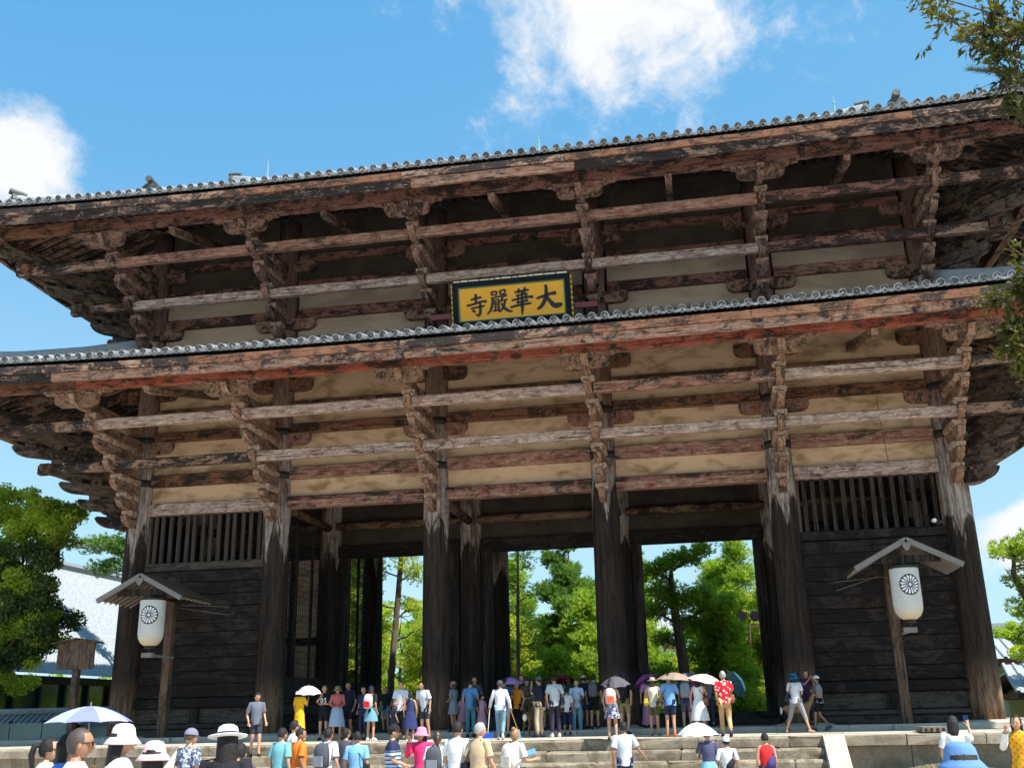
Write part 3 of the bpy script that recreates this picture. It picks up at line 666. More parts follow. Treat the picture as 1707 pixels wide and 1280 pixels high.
def roof(T, prof, inner, tmax_f, tmax_s, nm, hipx):
    e, hx = T['e'], T['hx']; bulk = MB(); cnt = 0
    for side in 'fblr':
        half = hx if side in 'fb' else HY+e
        nr = int(round(2*half/PITCH)); p = 2*half/nr
        for i in range(nr+1):
            s = -half+p*i
            tm = half-abs(s)
            if side in 'fb': tm = tmax_f if abs(s) <= hipx else min(tm, tmax_s)
            else: tm = min(tm, tmax_s)
            def P(ss, t, dz=0.):
                z = T['z0']+prof(t)+upt(ss, half, T['amp'])*max(0, 1-t/8.)+dz
                return {'f': (ss, -e+t, z), 'b': (ss, 2*HY+e-t, z), 'l': (-14.4-T['es']+t, HY+ss, z), 'r': (14.4+T['es']-t, HY+ss, z)}[side]
            u = upt(s, half, T['amp']); sl = math.atan(prof(.6)/.6 - T['amp']*0)
            rz = {'f': 0, 'b': R_(180), 'l': R_(-90), 'r': R_(90)}[side]
            if side == 'f':
                link('round_tile', rt, gate, P(s, jit(.012), .06+jit(.006)), (sl+jit(.01), 0, jit(.012)))
                if i < nr: link('pan_tile', pt, gate, P(s+p/2, .03+jit(.01), .005), (sl, jit(.01), 0))
            if tm < .25: continue
            t0 = 1.1 if side == 'f' else 0.
            nt = max(1, int(tm/1.6)); ts = [t0+(tm-t0)*k/nt for k in range(nt+1)] if tm > t0+.1 else []
            rings = []
            for t in ts:
                c = Vector(P(s, t, .05)); sd_ = (Vector(P(s+.1, t))-Vector(P(s-.1, t))); sd_.z = 0; sd_.normalize()
                rings.append([tuple(c+sd_*(.1*math.cos(a))+Vector((0, 0, .1*math.sin(a)))) for a in (0, R_(45), R_(90), R_(135), R_(180))])
            if len(rings) > 1: bulk.loft(rings, 0, caps=False, closed=False)
            nt = max(1, int(tm/1.6)); ts = [tm*k/nt for k in range(nt+1)]
            if i < nr:
                sn = s+p; tn = half-abs(sn)
                if side in 'fb': tn = tmax_f if abs(sn) <= hipx else min(max(tn, 0), tmax_s)
                else: tn = min(max(tn, 0), tmax_s)
                for k in range(nt):
                    a, b = P(s, ts[k]), P(s, ts[k+1]); c, d = P(sn, tn*(k+1)/nt), P(sn, tn*k/nt)
                    bulk.add([a, b, c, d], [(0, 1, 2, 3)])
    link('tile_rows', bulk.mesh('tile_rows', 'roof_tile'), gate, kind='stuff')
roof(LOW, zl, 0, 6.45, 6.45, 'lower', 99)
roof(UP, zu, 0, 11.66, 6.4, 'upper', 14.0)
def ridge(pts, wd, h, name='ridge'):
    """stacked ridge: base, thin courses, round cap"""
    mb = MB(); pts = [Vector(p) for p in pts]
    for i in range(len(pts)-1):
        a, b = pts[i], pts[i+1]; d = b-a; s = Vector((-d.y, d.x, 0)).normalized()
        for k in range(4):
            w_ = wd/2*(1-.08*k)*(1 if k % 2 else 1.12); z0 = h*k/4; z1 = h*(k+1)/4
            vs = [a-s*w_+Vector((0, 0, z0)), a+s*w_+Vector((0, 0, z0)), b+s*w_+Vector((0, 0, z0)), b-s*w_+Vector((0, 0, z0)), a-s*w_+Vector((0, 0, z1)), a+s*w_+Vector((0, 0, z1)), b+s*w_+Vector((0, 0, z1)), b-s*w_+Vector((0, 0, z1))]
            mb.add(vs, [(0, 3, 2, 1), (4, 5, 6, 7), (0, 1, 5, 4), (1, 2, 6, 5), (2, 3, 7, 6), (3, 0, 4, 7)])
    mb.tube([p+Vector((0, 0, h+.03)) for p in pts], .11, 8)
    return link(name, mb.mesh(name, 'far_tile'), gate)
zr = UP['z0']+zu(11.66)
ridge([(-14.4, HY, zr+.22), (-12.9, HY, zr-.10), (-8, HY, zr-.3), (8, HY, zr-.3), (12.9, HY, zr-.10), (14.4, HY, zr+.22)], .5, .42, 'main_ridge')
def ornament(x, y, z, rz, s=1.):
    """ridge-end ornament: shouldered plate with horns and a round boss on top"""
    mb = MB(); p = [(-.32, 0), (-.38, .18), (-.30, .40), (-.16, .52), (.16, .52), (.30, .40), (.38, .18), (.32, 0)]
    mb.prism([(a*s, b*s) for a, b in p], -.09*s, .09*s); mb.prism([(-.20*s, .08*s), (-.12*s, .3*s), (.12*s, .3*s), (.20*s, .08*s)], -.15*s, -.09*s)
    for q in (-.12, .12): mb.tube([(q*s, -.16*s, .32*s), (q*s, -.1*s, .32*s)], .045*s, 8)
    mb.tube([(0, -.22*s, .66*s), (0, .5*s, .58*s)], .135*s, 12)
    me = mb.mesh('ridge_ornament', 'tile_face'); return link('ridge_ornament', me, gate, (x, y, z), (0, 0, rz))
for sx in (-1, 1):
    ornament(sx*14.45, HY, zr+.30, R_(90)*sx, .8)
    f = lambda y: UP['z0']+zu(6+y)
    ridge([(sx*13.9, -2.1, f(-2.1)), (sx*13.9, 1, f(1)), (sx*13.9, HY, zr)], .36, .36, 'descending_ridge'); ornament(sx*13.9, -2.25, f(-2.25)+.40, 0, 1.0); ridge([(sx*13.9, -2.05, f(-2.1)+.3), (sx*13.9, -1.0, f(-1)+.3)], .34, .3, 'descending_ridge')
    ridge([(sx*13.9, 13.4, f(-2.1)), (sx*13.9, 10.3, f(1)), (sx*13.9, HY, zr)], .36, .36, 'descending_ridge')
    for T, pr, ends in ((UP, zu, (.25, 6.2)), (LOW, zl, (.25, 6.3))):
        for sy in (-1, 1):
            def hp(t): 
                hx_, e_ = T['hx'], T['e']; u = T['amp']*max(0, (1-t/8))*((hx_-t)/hx_)**2.5
                return (sx*(hx_-t), (-e_+t) if sy < 0 else 2*HY+e_-t, T['z0']+pr(t)+u+.05)
            ridge([hp(t) for t in (ends[0], 1.2)], .3, .2, 'hip_ridge')
            ridge([hp(t) for t in (1.6 if T is UP else 1.4, 3., 4.5, ends[1])], .36, .42, 'hip_ridge')
            if sy < 0:
                a = hp(1.6); ornament(a[0], a[1], a[2]+.12, R_(45)*sx, .85)
    # gable wall
    mb = MB(); mb.prism([(-.4, zr-5.2), (11.7, zr-5.2), (HY+.1, zr-.2), (HY-.1, zr-.2)], sx*13.7, sx*13.8, axis='x'); link('gable_wall', mb.mesh('gable_wall', 'shaded_plaster'), gate)
for x, h in ((-12.7, 1.15), (.28, .95), (13.2, 1.1)):
    mb = MB(); mb.tube([(0, 0, -.3), (0, 0, .62*h), (0, 0, .65*h), (0, 0, h)], [.035, .03, .018, .008], 6); mb.tube([(0, 0, .6*h), (0, 0, .66*h)], .05, 6)
    link('lightning_rod', mb.mesh('lightning_rod', 'rod_metal'), gate, (x, HY, zr+.3 if abs(x) > 5 else zr+.15))
# ============================================================ name board
def stroke(mb, pts, y, th=.02, mi=0):
    """brush stroke: list of (x, z, width)"""
    P = []; n = len(pts)
    for i in range(n-1):                     # smooth between control points
        p0, p1, p2, p3 = pts[max(i-1, 0)], pts[i], pts[i+1], pts[min(i+2, n-1)]
        for k in range(4):
            t = k/4; P.append(tuple(.5*((2*p1[a])+(-p0[a]+p2[a])*t+(2*p0[a]-5*p1[a]+4*p2[a]-p3[a])*t*t+(-p0[a]+3*p1[a]-3*p2[a]+p3[a])*t**3) for a in range(3)))
    P.append(pts[-1]); rings = []
    for i, (x, z, wd) in enumerate(P):
        a, b = P[max(i-1, 0)], P[min(i+1, len(P)-1)]; dx, dz = b[0]-a[0], b[1]-a[1]; L = math.hypot(dx, dz) or 1; nx, nz = -dz/L*wd/2, dx/L*wd/2
        rings.append([(x+nx, y, z+nz), (x-nx, y, z-nz), (x-nx, y+th, z-nz), (x+nx, y+th, z+nz)])
    mb.loft(rings, mi)
GL = {
'da': [[(6, 52, 7), (30, 58, 9), (60, 66, 9), (84, 68, 13)], [(44, 104, 9), (46, 88, 10), (44, 62, 12), (36, 38, 12), (22, 18, 11), (6, 10, 6)], [(44, 60, 9), (58, 38, 12), (76, 18, 16), (96, 20, 15), (106, 24, 6)]],
'hua': [[(22, 86, 7), (50, 90, 6), (78, 92, 7)], [(38, 100, 7), (37, 80, 6)], [(62, 104, 7), (60, 80, 6)], [(26, 72, 6), (50, 75, 6), (72, 77, 6)], [(8, 55, 6), (40, 60, 7), (70, 64, 7), (94, 62, 9)], [(34, 74, 6), (34, 44, 6)], [(66, 78, 6), (66, 48, 6)], [(26, 44, 6), (50, 47, 6), (74, 49, 6)], [(2, 28, 7), (30, 33, 8), (60, 36, 7), (86, 38, 7)], [(50, 88, 7), (50, 55, 9), (49, 25, 10), (47, -6, 3)]],
'yan': [[(20, 102, 6), (22, 86, 6)], [(20, 100, 6), (42, 102, 6), (40, 86, 6)], [(22, 87, 5), (40, 88, 5)], [(56, 103, 6), (58, 88, 6)], [(56, 102, 6), (80, 106, 6), (76, 88, 6)], [(58, 89, 5), (76, 90, 5)],
        [(18, 74, 6), (50, 79, 6), (86, 82, 9)], [(24, 76, 8), (22, 50, 8), (14, 24, 8), (-2, 8, 4)], [(30, 64, 5), (40, 66, 5), (52, 68, 5)], [(28, 52, 5), (56, 56, 5)], [(34, 66, 5), (34, 20, 6)], [(50, 66, 5), (50, 12, 7)], [(36, 44, 4), (48, 45, 4)], [(36, 34, 4), (48, 35, 4)], [(24, 18, 6), (54, 25, 5)],
        [(68, 76, 7), (58, 56, 6)], [(60, 60, 5), (74, 63, 5), (88, 64, 6)], [(78, 62, 7), (72, 40, 8), (56, 14, 5)], [(62, 50, 6), (76, 26, 10), (98, 12, 8), (108, 14, 3)]],
'si': [[(22, 78, 7), (48, 83, 8), (72, 86, 7)], [(46, 102, 9), (45, 80, 9), (45, 62, 8)], [(4, 52, 8), (36, 58, 8), (70, 66, 8), (94, 66, 10)], [(20, 38, 6), (50, 42, 7), (84, 46, 7)], [(64, 62, 7), (64, 40, 10), (62, 16, 10), (54, 4, 8), (42, 12, 5)], [(28, 32, 6), (36, 24, 10), (40, 20, 7)]]}
board = thing('name_board', 'yellow name board with four black brush characters in a black frame under the eave', 'name board', (.30, -2.42, 14.08), 0)
BW, BH = 4.15, 1.72
inner = link('board_face', MB().box((-BW/2+.16, -.02, -BH/2+.28), (BW/2-.16, .06, BH/2-.16)).mesh('board_face', 'sign_gold'), board)
mb = MB()
for a, b in (((-BW/2, -.10, BH/2-.18), (BW/2, .12, BH/2)), ((-BW/2, -.10, -BH/2), (BW/2, .12, -BH/2+.30)), ((-BW/2, -.10, -BH/2+.30), (-BW/2+.18, .12, BH/2-.18)), ((BW/2-.18, -.10, -BH/2+.30), (BW/2, .12, BH/2-.18))): mb.box(a, b)
link('frame', mb.mesh('frame', 'sign_black'), board)
mb = MB(); g = .05; xa, za, zb = BW/2-.18, -BH/2+.30, BH/2-.18
for a, b in (((-xa, -.05, zb-g), (xa, -.0, zb)), ((-xa, -.05, za), (xa, 0, za+g)), ((-xa, -.05, za+g), (-xa+g, 0, zb-g)), ((xa-g, -.05, za+g), (xa, 0, zb-g))): mb.box(a, b)
link('green_border', mb.mesh('green_border', 'sign_green'), board)
for k, nme in enumerate(('si', 'yan', 'hua', 'da')):
    mb = MB(); S = (.0078, .0082, .0088, .0088)[k]; cx_ = (-1.22, -.45, .38, 1.27)[k]; cz = (.02, .03, .05, .07)[k]
    for st in GL[nme]: stroke(mb, [((x-50)*S, (z-52)*S, wd*S*1.25) for x, z, wd in st], -.045, .022)
    link('character', mb.mesh('character', 'ink'), board, (cx_, 0, cz))
mb = MB()                                           # carved gilt edging: scallops at the sides and bottom, bright strips on top
for sx in (-1, 1):
    for i in range(9): mb.lathe([(.02, -.1), (.055, -.04), (.05, .05), (.02, .1)], 6, c=(sx*(BW/2+.03), 0, -BH/2+.12+.185*i))
link('gilt_edging', mb.mesh('gilt_edging', 'gilt'), board)
mb = MB(); x = -BW/2+.05
while x < BW/2-.1:
    L = random.uniform(.16, .42); mb.box((x, -.06, BH/2+.01), (x+L-.04, .05, BH/2+.055+jit(.01))); x += L
link('top_strips', mb.mesh('top_strips', 'sign_white'), board)
mb = MB()
for i in range(14):
    x = -BW/2+.15+i*(BW-.3)/13; mb.tube([(x-.13, -.115, -BH/2+.06), (x, -.115, -BH/2+.13+.02*(i % 3)), (x+.13, -.115, -BH/2+.06)], .014, 5)
link('carved_line', mb.mesh('carved_line', 'gilt_red'), board)
mb = MB(); mb.box((-2.95, .15, -.34), (2.95, .32, -.16)); link('hanging_bar', mb.mesh('hanging_bar', 'maroon'), board)
board.rotation_euler = (R_(11), 0, 0)
# ============================================================ roofed lanterns
def lantern(x, y, px, lab1, lab2, rx):
    t = thing('lantern_post', lab1, 'lantern post', (px, y+1.5, 0), 0, 'roofed lantern posts on the platform')
    dx = rx-px; lx = x-px; F0, F1 = -1.80, .38
    link('post', MB().box((-.14, -.13, -.02), (.14, .13, 5.22)).mesh('post', 'brown_post'), t)
    ap, ev, hw, dp = 5.16, 4.38, 1.48, .75
    pitch = math.atan2(ap-ev, hw); L = math.hypot(hw, ap-ev)
    for s in (-1, 1):
        M = Matrix.Translation((dx, 0, ap)) @ Matrix.Rotation(s*pitch, 4, 'Y')
        r_ = link('roof_slope', MB().box((0 if s > 0 else -L, F0, -.02), (L if s > 0 else 0, F1, .035), 0, M).mesh('roof_slope', 'shingle'), t)
        for k in range(8):
            a, b = L*k/8, L*(k+1)/8; mb = MB(); mb.box((s*a if s > 0 else -b, F0-.01, .04), (b if s > 0 else -a, F1+.01, .052), 0, M @ Matrix.Rotation(s*-.02, 4, 'Y'))
            link('shingle_row', mb.mesh('shingle_row', 'shingle'), r_)
        mb = MB(); mb.box((0 if s > 0 else -L-.04, F0-.07, -.10), (L+.04 if s > 0 else 0, F0-.015, .055), 0, M); link('barge_board', mb.mesh('barge_board', 'grey_wood'), t)
        for k in range(7):
            yy = F0+.12+(F1-F0-.24)*k/6; mb = MB(); mb.box((.2 if s > 0 else -L-.05, yy-.02, -.06), (L+.05 if s > 0 else -.2, yy+.02, -.021), 0, M); link('rafter', mb.mesh('rafter', 'grey_wood'), t)
    link('tie_board', MB().box((dx-.95, -1.57, 4.50), (dx+.95, -1.50, 4.72)).mesh('tie_board', 'dark_post'), t)
    link('cross_beam', MB().box((dx-.95, -.05, 4.36), (dx+.95, .05, 4.5)).mesh('cross_beam', 'dark_post'), t)
    mb = MB(); mb.prism([(-.1, .09), (-.12, 0), (-.06, -.12), (0, -.16), (.06, -.12), (.12, 0), (.1, .09)], F0-.10, F0-.07); link('gable_ornament', mb.mesh('gable_ornament', 'grey_wood'), t, (dx, 0, ap-.2))
    link('front_beam', MB().box((lx-.06, -1.57, 4.41), (lx+.06, .1, 4.50)).mesh('front_beam', 'dark_post'), t)
    mb = MB(); mb.box((lx-.22, -1.61, 2.50), (lx+.15, -1.39, 2.64)); link('shelf', mb.mesh('shelf', 'grey_wood'), t); mb = MB(); mb.box((lx-.05, -1.38, 2.53), (lx+.05, .1, 2.6)); link('shelf_arm', mb.mesh('shelf', 'grey_wood'), t)
    mb = MB()
    for q in (-1, 1): mb.tube([(.0+q*.3, .1, 4.32), (-1.5 if x > 0 else 1.7, .9, 4.15+q*.14)], .009, 5)
    link('brace_rods', mb.mesh('brace_rods', 'grey_wood'), t)
    link('foot_stone', MB().box((-.42, -.30, -.18), (.42, .30, -.02)).mesh('foot_stone', 'paving'), t)
    # paper lantern hanging under the roof
    l = thing('paper_lantern', lab2, 'lantern', (x, y, 2.86), 0, 'white paper lanterns with a black flower crest')
    prof = [(.10, 0), (.20, .015), (.31, .10), (.385, .24), (.41, .42), (.41, 1.48)]
    mb = MB(); fine = []
    for i in range(len(prof)-1):
        a, b = prof[i], prof[i+1]; n = 2 if i < 4 else 18
        for k in range(n): fine.append((a[0]+(b[0]-a[0])*k/n+(.004 if k % 2 else 0), a[1]+(b[1]-a[1])*k/n))
    fine.append(prof[-1]); mb.lathe(fine, 36); link('paper_shade', mb.mesh('paper_shade', 'lantern_paper', True), l)
    mb = MB(); mb.lathe([(.41, 1.46), (.43, 1.47), (.43, 1.53), (.41, 1.54)], 28); link('top_ring', mb.mesh('top_ring', 'black_iron'), l); mb = MB(); mb.lathe([(.12, -.10), (.16, -.09), (.16, -.03), (.11, .01)], 14); mb.tube([(0, 0, -.3), (0, 0, -.08)], .03, 6); link('base_fitting', mb.mesh('base_fitting', 'black_iron'), l)
    # sixteen-petal crest wrapped on the front of the paper
    def wrap(u, z, d=.008):
        r = .414+d; a = u/r; return (r*math.sin(a), -r*math.cos(a), z)
    mb = MB(); CR_, cz = .30, .97; cu = .10 if x < 0 else .06
    def poly(pts, mi, d): n = len(pts); mb.add([wrap(cu+p[0], cz+p[1], d) for p in pts], [tuple(range(n))], mi)
    def ringp(r0, r1, mi, d, n=64):
        for i in range(n):
            a, b = 2*math.pi*i/n, 2*math.pi*(i+1)/n; poly([(r0*math.cos(a), r0*math.sin(a)), (r1*math.cos(a), r1*math.sin(a)), (r1*math.cos(b), r1*math.sin(b)), (r0*math.cos(b), r0*math.sin(b))], mi, d)
    for q in range(6): ringp(CR_*q/6, CR_*(q+1)/6, 0, .004)
    for i in range(16):
        a = 2*math.pi*(i+.5)/16; ca, sa = math.cos(a), math.sin(a); ha = math.pi/16
        L0, L1 = .070, .272; outl = []
        for q in range(5): rr = L0+(L1-.045-L0)*q/4; wv = max(.004, rr*math.tan(ha)-.0145); outl.append((rr, wv))
        wv = outl[-1][1]
        for q in range(1, 5): an = math.pi/2*q/4; outl.append((L1-.045+.045*math.sin(an), wv*math.cos(an)))
        full = outl+[(r_, -w_) for r_, w_ in outl[::-1]]
        for k in range(len(outl)-1):
            (r0, w0), (r1, w1) = outl[k], outl[k+1]
            poly([(r0*ca-w0*sa, r0*sa+w0*ca), (r1*ca-w1*sa, r1*sa+w1*ca), (r1*ca+w1*sa, r1*sa-w1*ca), (r0*ca+w0*sa, r0*sa-w0*ca)], 1, .010)
    for q in range(2): ringp(.021*q, .021*(q+1), 1, .010, 16)
    link('flower_crest', mb.mesh('flower_crest', ['ink', 'crest_white']), l)
plain('crest_white', (.80, .80, .78), .8, var=.03)
lantern(-11.93, -3.0, -12.06, 'roofed wooden lantern post in front of the left plank wall', 'white paper lantern with black flower crest under the left small roof', -12.28)
lantern(11.95, -3.0, 11.76, 'roofed wooden lantern post in front of the right plank wall', 'white paper lantern with black flower crest under the right small roof', 12.06)
# wooden notice board on a post, left of the gate
t = thing('notice_board', 'brown roofed wooden notice board on a post left of the gate', 'notice board', (-15.62, -1.2, -.2))
link('post', MB().box((-.11, -.09, -.05), (.11, .09, 2.6)).mesh('post', 'brown_post'), t)
link('board', MB().box((-.70, -.16, 2.48), (.70, -.09, 3.33)).mesh('board', 'brown_post'), t)
for s in (-1, 1):
    M = Matrix.Translation((0, -.08, 3.52)) @ Matrix.Rotation(s*R_(10), 4, 'Y'); link('roof_board', MB().box((0 if s > 0 else -.90, -.2, -.03), (.90 if s > 0 else 0, .2, .03), 0, M).mesh('roof_board', 'brown_beam'), t)
mb = MB(); mb.prism([(-.70, 3.33), (.70, 3.33), (.70, 3.39), (0, 3.5), (-.70, 3.39)], -.15, -.09); link('gable_board', mb.mesh('gable_board', 'brown_post'), t)
# wires running down from the eaves
for (x0, z0, x1, z1, lb_) in ((-13.1, 10.3, -13.8, 5.3, 'thin wire running down beside the left lattice window'), (11.95, 9.8, 12.2, 7.9, 'thin wire running down over the right plaster panel')):
    mb = MB(); mb.tube([(x0, -2.3, z0), ((x0+x1)/2, -1.8, (z0+z1)/2), (x1, -1.5, z1)], .010, 5); link('wire', mb.mesh('wire', 'black_iron'), None, label=lb_, cat='wire')
t = thing('security_camera', 'small white camera lamp on the right end of the lattice window sill', 'camera', (13.55, -.25, 6.15))
link('housing', MB().tube([(0, .0, 0), (0, -.26, -.03)], [.06, .065], 10).mesh('housing', 'crest_white'), t); link('bracket', MB().box((-.02, -.05, -.12), (.35, .0, .0)).mesh('bracket', 'black_iron'), t)

# ============================================================ background buildings
plain('tree_tint_glass', (.03, .06, .025), .12, var=.3, scale=.5, spec=.8); plain('white_wall', (.60, .60, .55), .8, var=.08); plain('green_sheet', (.34, .44, .42), .7, var=.12, scale=2)  # green glass tint stands for trees mirrored in the dark panes
plain('grey_metal', (.20, .22, .24), .5); plain('rust_pole', (.14, .09, .07), .7); plain('lamp_glass', (.02, .02, .03), .2)
def tiled_slope(name, parent, A, B, C_, D, pitch=.36, r=.075, m='far_tile', kind='stuff', seg=3):
    """A-B eave (left, right), D-C ridge (left, right); curved rows of tiles from eave to ridge"""
    A, B, C_, D = map(Vector, (A, B, C_, D)); n = max(3, int((B-A).length/pitch)); mb = MB()
    up = (B-A).cross(D-A).normalized(); up = up if up.z > 0 else -up
    def pt(u, v):
        p = A.lerp(B, u).lerp(D.lerp(C_, u), v); return p-up*.5*v*(1-v)*((D-A).length*.12)
    for k in range(seg): mb.add([pt(0, k/seg), pt(1, k/seg), pt(1, (k+1)/seg), pt(0, (k+1)/seg)], [(0, 1, 2, 3)])
    sd_ = (B-A).normalized()
    for i in range(n+1):
        u = i/n; rings = [[tuple(pt(u, k/seg)+sd_*(r*math.cos(a))+up*(r*math.sin(a))) for a in (0, 1.05, 2.09, 3.14)] for k in range(seg+1)]; mb.loft(rings, caps=False, closed=False)
    return link(name, mb.mesh(name, m), parent, kind=kind)
# long white-tiled hall at the left, running away from the camera
t = thing('museum_hall', 'long hall with big pale tiled roof and glass walls at the left', 'hall', (-35, 24, -1.3))
def L_(v): return tuple(Vector(v)-Vector((-35, 24, -1.3)))
tiled_slope('roof_east', t, L_((-26.9, 5.5, 2.95)), L_((-26.9, 46, 2.95)), L_((-34, 40, 9.95)), L_((-34, 14, 9.95)), .30, .07, seg=5)
tiled_slope('roof_south', t, L_((-41, 5.5, 2.95)), L_((-26.9, 5.5, 2.95)), L_((-34, 14, 9.95)), L_((-34, 14, 9.95)), .30, .07)
mb = MB(); mb.tube([L_((-34, 14, 10.15)), L_((-34, 40, 10.15))], .30, 6); link('ridge', mb.mesh('ridge', 'grey_metal'), t)
mb = MB(); mb.tube([L_((-26.95, 5.6, 3.05)), L_((-34, 14, 10.05))], .2, 6); link('hip_ridge', mb.mesh('hip_ridge', 'far_tile'), t)
link('glass_wall', MB().box(L_((-28.6, 7, -1)), L_((-28.5, 44, 2.9))).mesh('glass_wall', 'tree_tint_glass'), t); link('glass_wall', MB().box(L_((-40, 7, -1)), L_((-28.6, 7.1, 2.9))).mesh('glass_wall', 'tree_tint_glass'), t)
for k in range(17): link('mullion', MB().box((-.1, -.09, .3), (.1, .09, 4.2)).mesh('mullion', 'black_iron'), t, L_((-28.4, 7+2.2*k, -1.3)))
link('eave_beam', MB().box(L_((-28.7, 6.9, 2.55)), L_((-28.2, 44, 2.92))).mesh('eave_beam', 'black_iron'), t); link('sill', MB().box(L_((-28.7, 6.9, -1)), L_((-28.2, 44, .9))).mesh('sill', 'grey_metal'), t)
# tile-topped boundary wall at the left
t = thing('boundary_wall', 'pale boundary wall topped with grey tiles left of the gate', 'wall', (-26, 5, -1.3))
link('wall', MB().box((0, -.2, 0), (9, .2, 1.75)).mesh('wall', 'white_wall'), t)
for x in np.arange(.6, 9, 2.1): link('wall_post', MB().box((-.09, -.26, 0), (.09, -.2, 1.75)).mesh('wall_post', 'grey_plank'), t, (x, 0, 0))
tiled_slope('cap_front', t, (0, -.6, 1.78), (9, -.6, 1.78), (9, 0, 2.2), (0, 0, 2.2), .26, .07, seg=1); tiled_slope('cap_rear', t, (9, .6, 1.78), (0, .6, 1.78), (0, 0, 2.2), (9, 0, 2.2), .26, .07, seg=1)
mb = MB(); mb.tube([(0, 0, 2.3), (9, 0, 2.3)], .12, 8); link('cap_ridge', mb.mesh('cap_ridge', 'far_tile'), t)
t = thing('green_screen', 'pale green sheet screen on wooden stakes in front of the boundary wall', 'screen', (-21.0, 3.2, -1.3))
for k in range(3): link('sheet', MB().box((-1.4+1.4*k, -.02, .5), (-.04+1.4*k, .02, 1.85)).mesh('sheet', 'green_sheet'), t)
for k in range(4): link('stake', MB().box((-.06, -.05, 0), (.06, .05, 1.95)).mesh('stake', 'grey_plank'), t, (-1.45+1.4*k, .06, 0))
# halls seen through the gate
def hall(name, x0, x1, y, ze, zr_, ym, label):
    t = thing(name, label, 'hall', ((x0+x1)/2, y, -1.3)); q = (x1-x0)/2
    tiled_slope('roof', t, (-q, -6, ze+1.3), (q, -6, ze+1.3), (q-2, 0, zr_+1.3), (-q+1, 0, zr_+1.3), .62, .12)
    tiled_slope('roof', t, (q, 6, ze+1.3), (-q, 6, ze+1.3), (-q+2, 0, zr_+1.3), (q-2, 0, zr_+1.3), .62, .12)
    link('wall', MB().box((-q+2, -4, 0), (q-2, 4, ze+1.5)).mesh('wall', 'white_wall'), t); link('ridge', MB().box((-q+2, -.3, zr_+1.2), (q-2, .3, zr_+1.9)).mesh('ridge', 'far_tile'), t)
    link('eave', MB().box((-q, -5.9, ze+1.0), (q, 5.9, ze+1.28)).mesh('eave', 'brown_beam'), t)
hall('temple_hall', -2.2, 3.4, 78, 7.2, 12.8, 0, 'upper pale tiled roof seen between the pines through the right opening')
hall('temple_hall', -2.0, 4.6, 60, 2.3, 5.6, 0, 'lower pale tiled roof seen under the pines through the right opening')
hall('temple_hall', 21.0, 34, 34, 2.9, 4.6, 0, 'upper grey tiled roof behind the pine right of the gate')
hall('temple_hall', 20.6, 34, 26, 1.0, 2.5, 0, 'lower grey tiled roof near the ground right of the gate')
t = thing('floodlight_pole', 'thin pole with two black floodlights standing behind the right opening', 'floodlight', (8.05, 22, -1.3))
link('pole', MB().tube([(0, 0, 0), (.18, 0, 3.4), (.33, 0, 6.35)], [.06, .05, .045], 8).mesh('pole', 'rust_pole'), t)
link('crossbar', MB().box((-.35, -.03, 5.95), (.85, .03, 6.02)).mesh('crossbar', 'rust_pole'), t)
for dx in (-.12, .62):
    f = link('floodlight', MB().tube([(0, .2, 0), (0, -.02, -.02), (0, -.10, -.03)], [.12, .27, .28], 14).mesh('floodlight', 'black_iron'), t, (dx, 0, 6.5)); link('lens', MB().tube([(0, -.101, -.03), (0, -.11, -.03)], .24, 14).mesh('lens', 'lamp_glass'), f)
# ============================================================ vegetation
def unit(v): return v/np.maximum(np.linalg.norm(v, axis=1, keepdims=True), 1e-9)
def needle_tufts(C, ln, k=9, wd=.022, up=.5, D=None):
    """star-shaped bunches of needles at centres C"""
    n = len(C); d = rng.normal(0, 1, (n, k, 3)); d[:, :, 2] = np.abs(d[:, :, 2])*.9+up
    if D is not None: d = d*.8+D[:, None, :]*1.5
    d /= np.linalg.norm(d, axis=2, keepdims=True); s = np.cross(d, rng.normal(0, 1, (n, k, 3))); s /= np.linalg.norm(s, axis=2, keepdims=True)+1e-9
    L = ln*rng.uniform(.6, 1.15, (n, k, 1)); c = C[:, None, :]+d*L*.1
    v = np.stack([c-s*wd, c+s*wd, c+d*L], 2).reshape(-1, 3); return v, np.arange(len(v)).reshape(-1, 3)
def leaves(C, ln, asp=.5, droop=0.):
    n = len(C); a = unit(rng.normal(0, 1, (n, 3))+np.array([0, 0, -droop])); b = unit(np.cross(a, rng.normal(0, 1, (n, 3)))); nrm = unit(np.cross(a, b))
    L = (ln*rng.uniform(.6, 1.25, n))[:, None]; m = C+nrm*L*.12
    v = np.stack([C-a*L*.5, m+b*L*asp*.5, C+a*L*.5, m-b*L*asp*.5], 1).reshape(-1, 3); return v, np.arange(4*n).reshape(-1, 4)
def blobs(centres, radii, n, inner=.5):
    """points in clumpy ellipsoids, denser towards the outside"""
    centres = np.asarray(centres, float); radii = np.asarray(radii, float); w = radii[:, 0]*radii[:, 1]*.6+radii[:, 2]*radii[:, 0]; i = rng.choice(len(centres), n, p=w/w.sum())
    d = unit(rng.normal(0, 1, (n, 3))); r = rng.uniform(inner, 1., (n, 1))**.6; return centres[i]+d*r*radii[i]
def limb(mb, a, b, r0, r1, sag=.0, n=5, wob=.06, k=7):
    a, b = Vector(a), Vector(b); L = (b-a).length; pts = []
    for i in range(n+1):
        t = i/n; p = a.lerp(b, t)+Vector((0, 0, sag*L*4*t*(1-t)))
        if 0 < i < n: p += Vector((jit(wob*L*.5), jit(wob*L*.5), jit(wob*L*.4)))
        pts.append(p)
    mb.tube(pts, [r0+(r1-r0)*i/n for i in range(n+1)], k); return pts
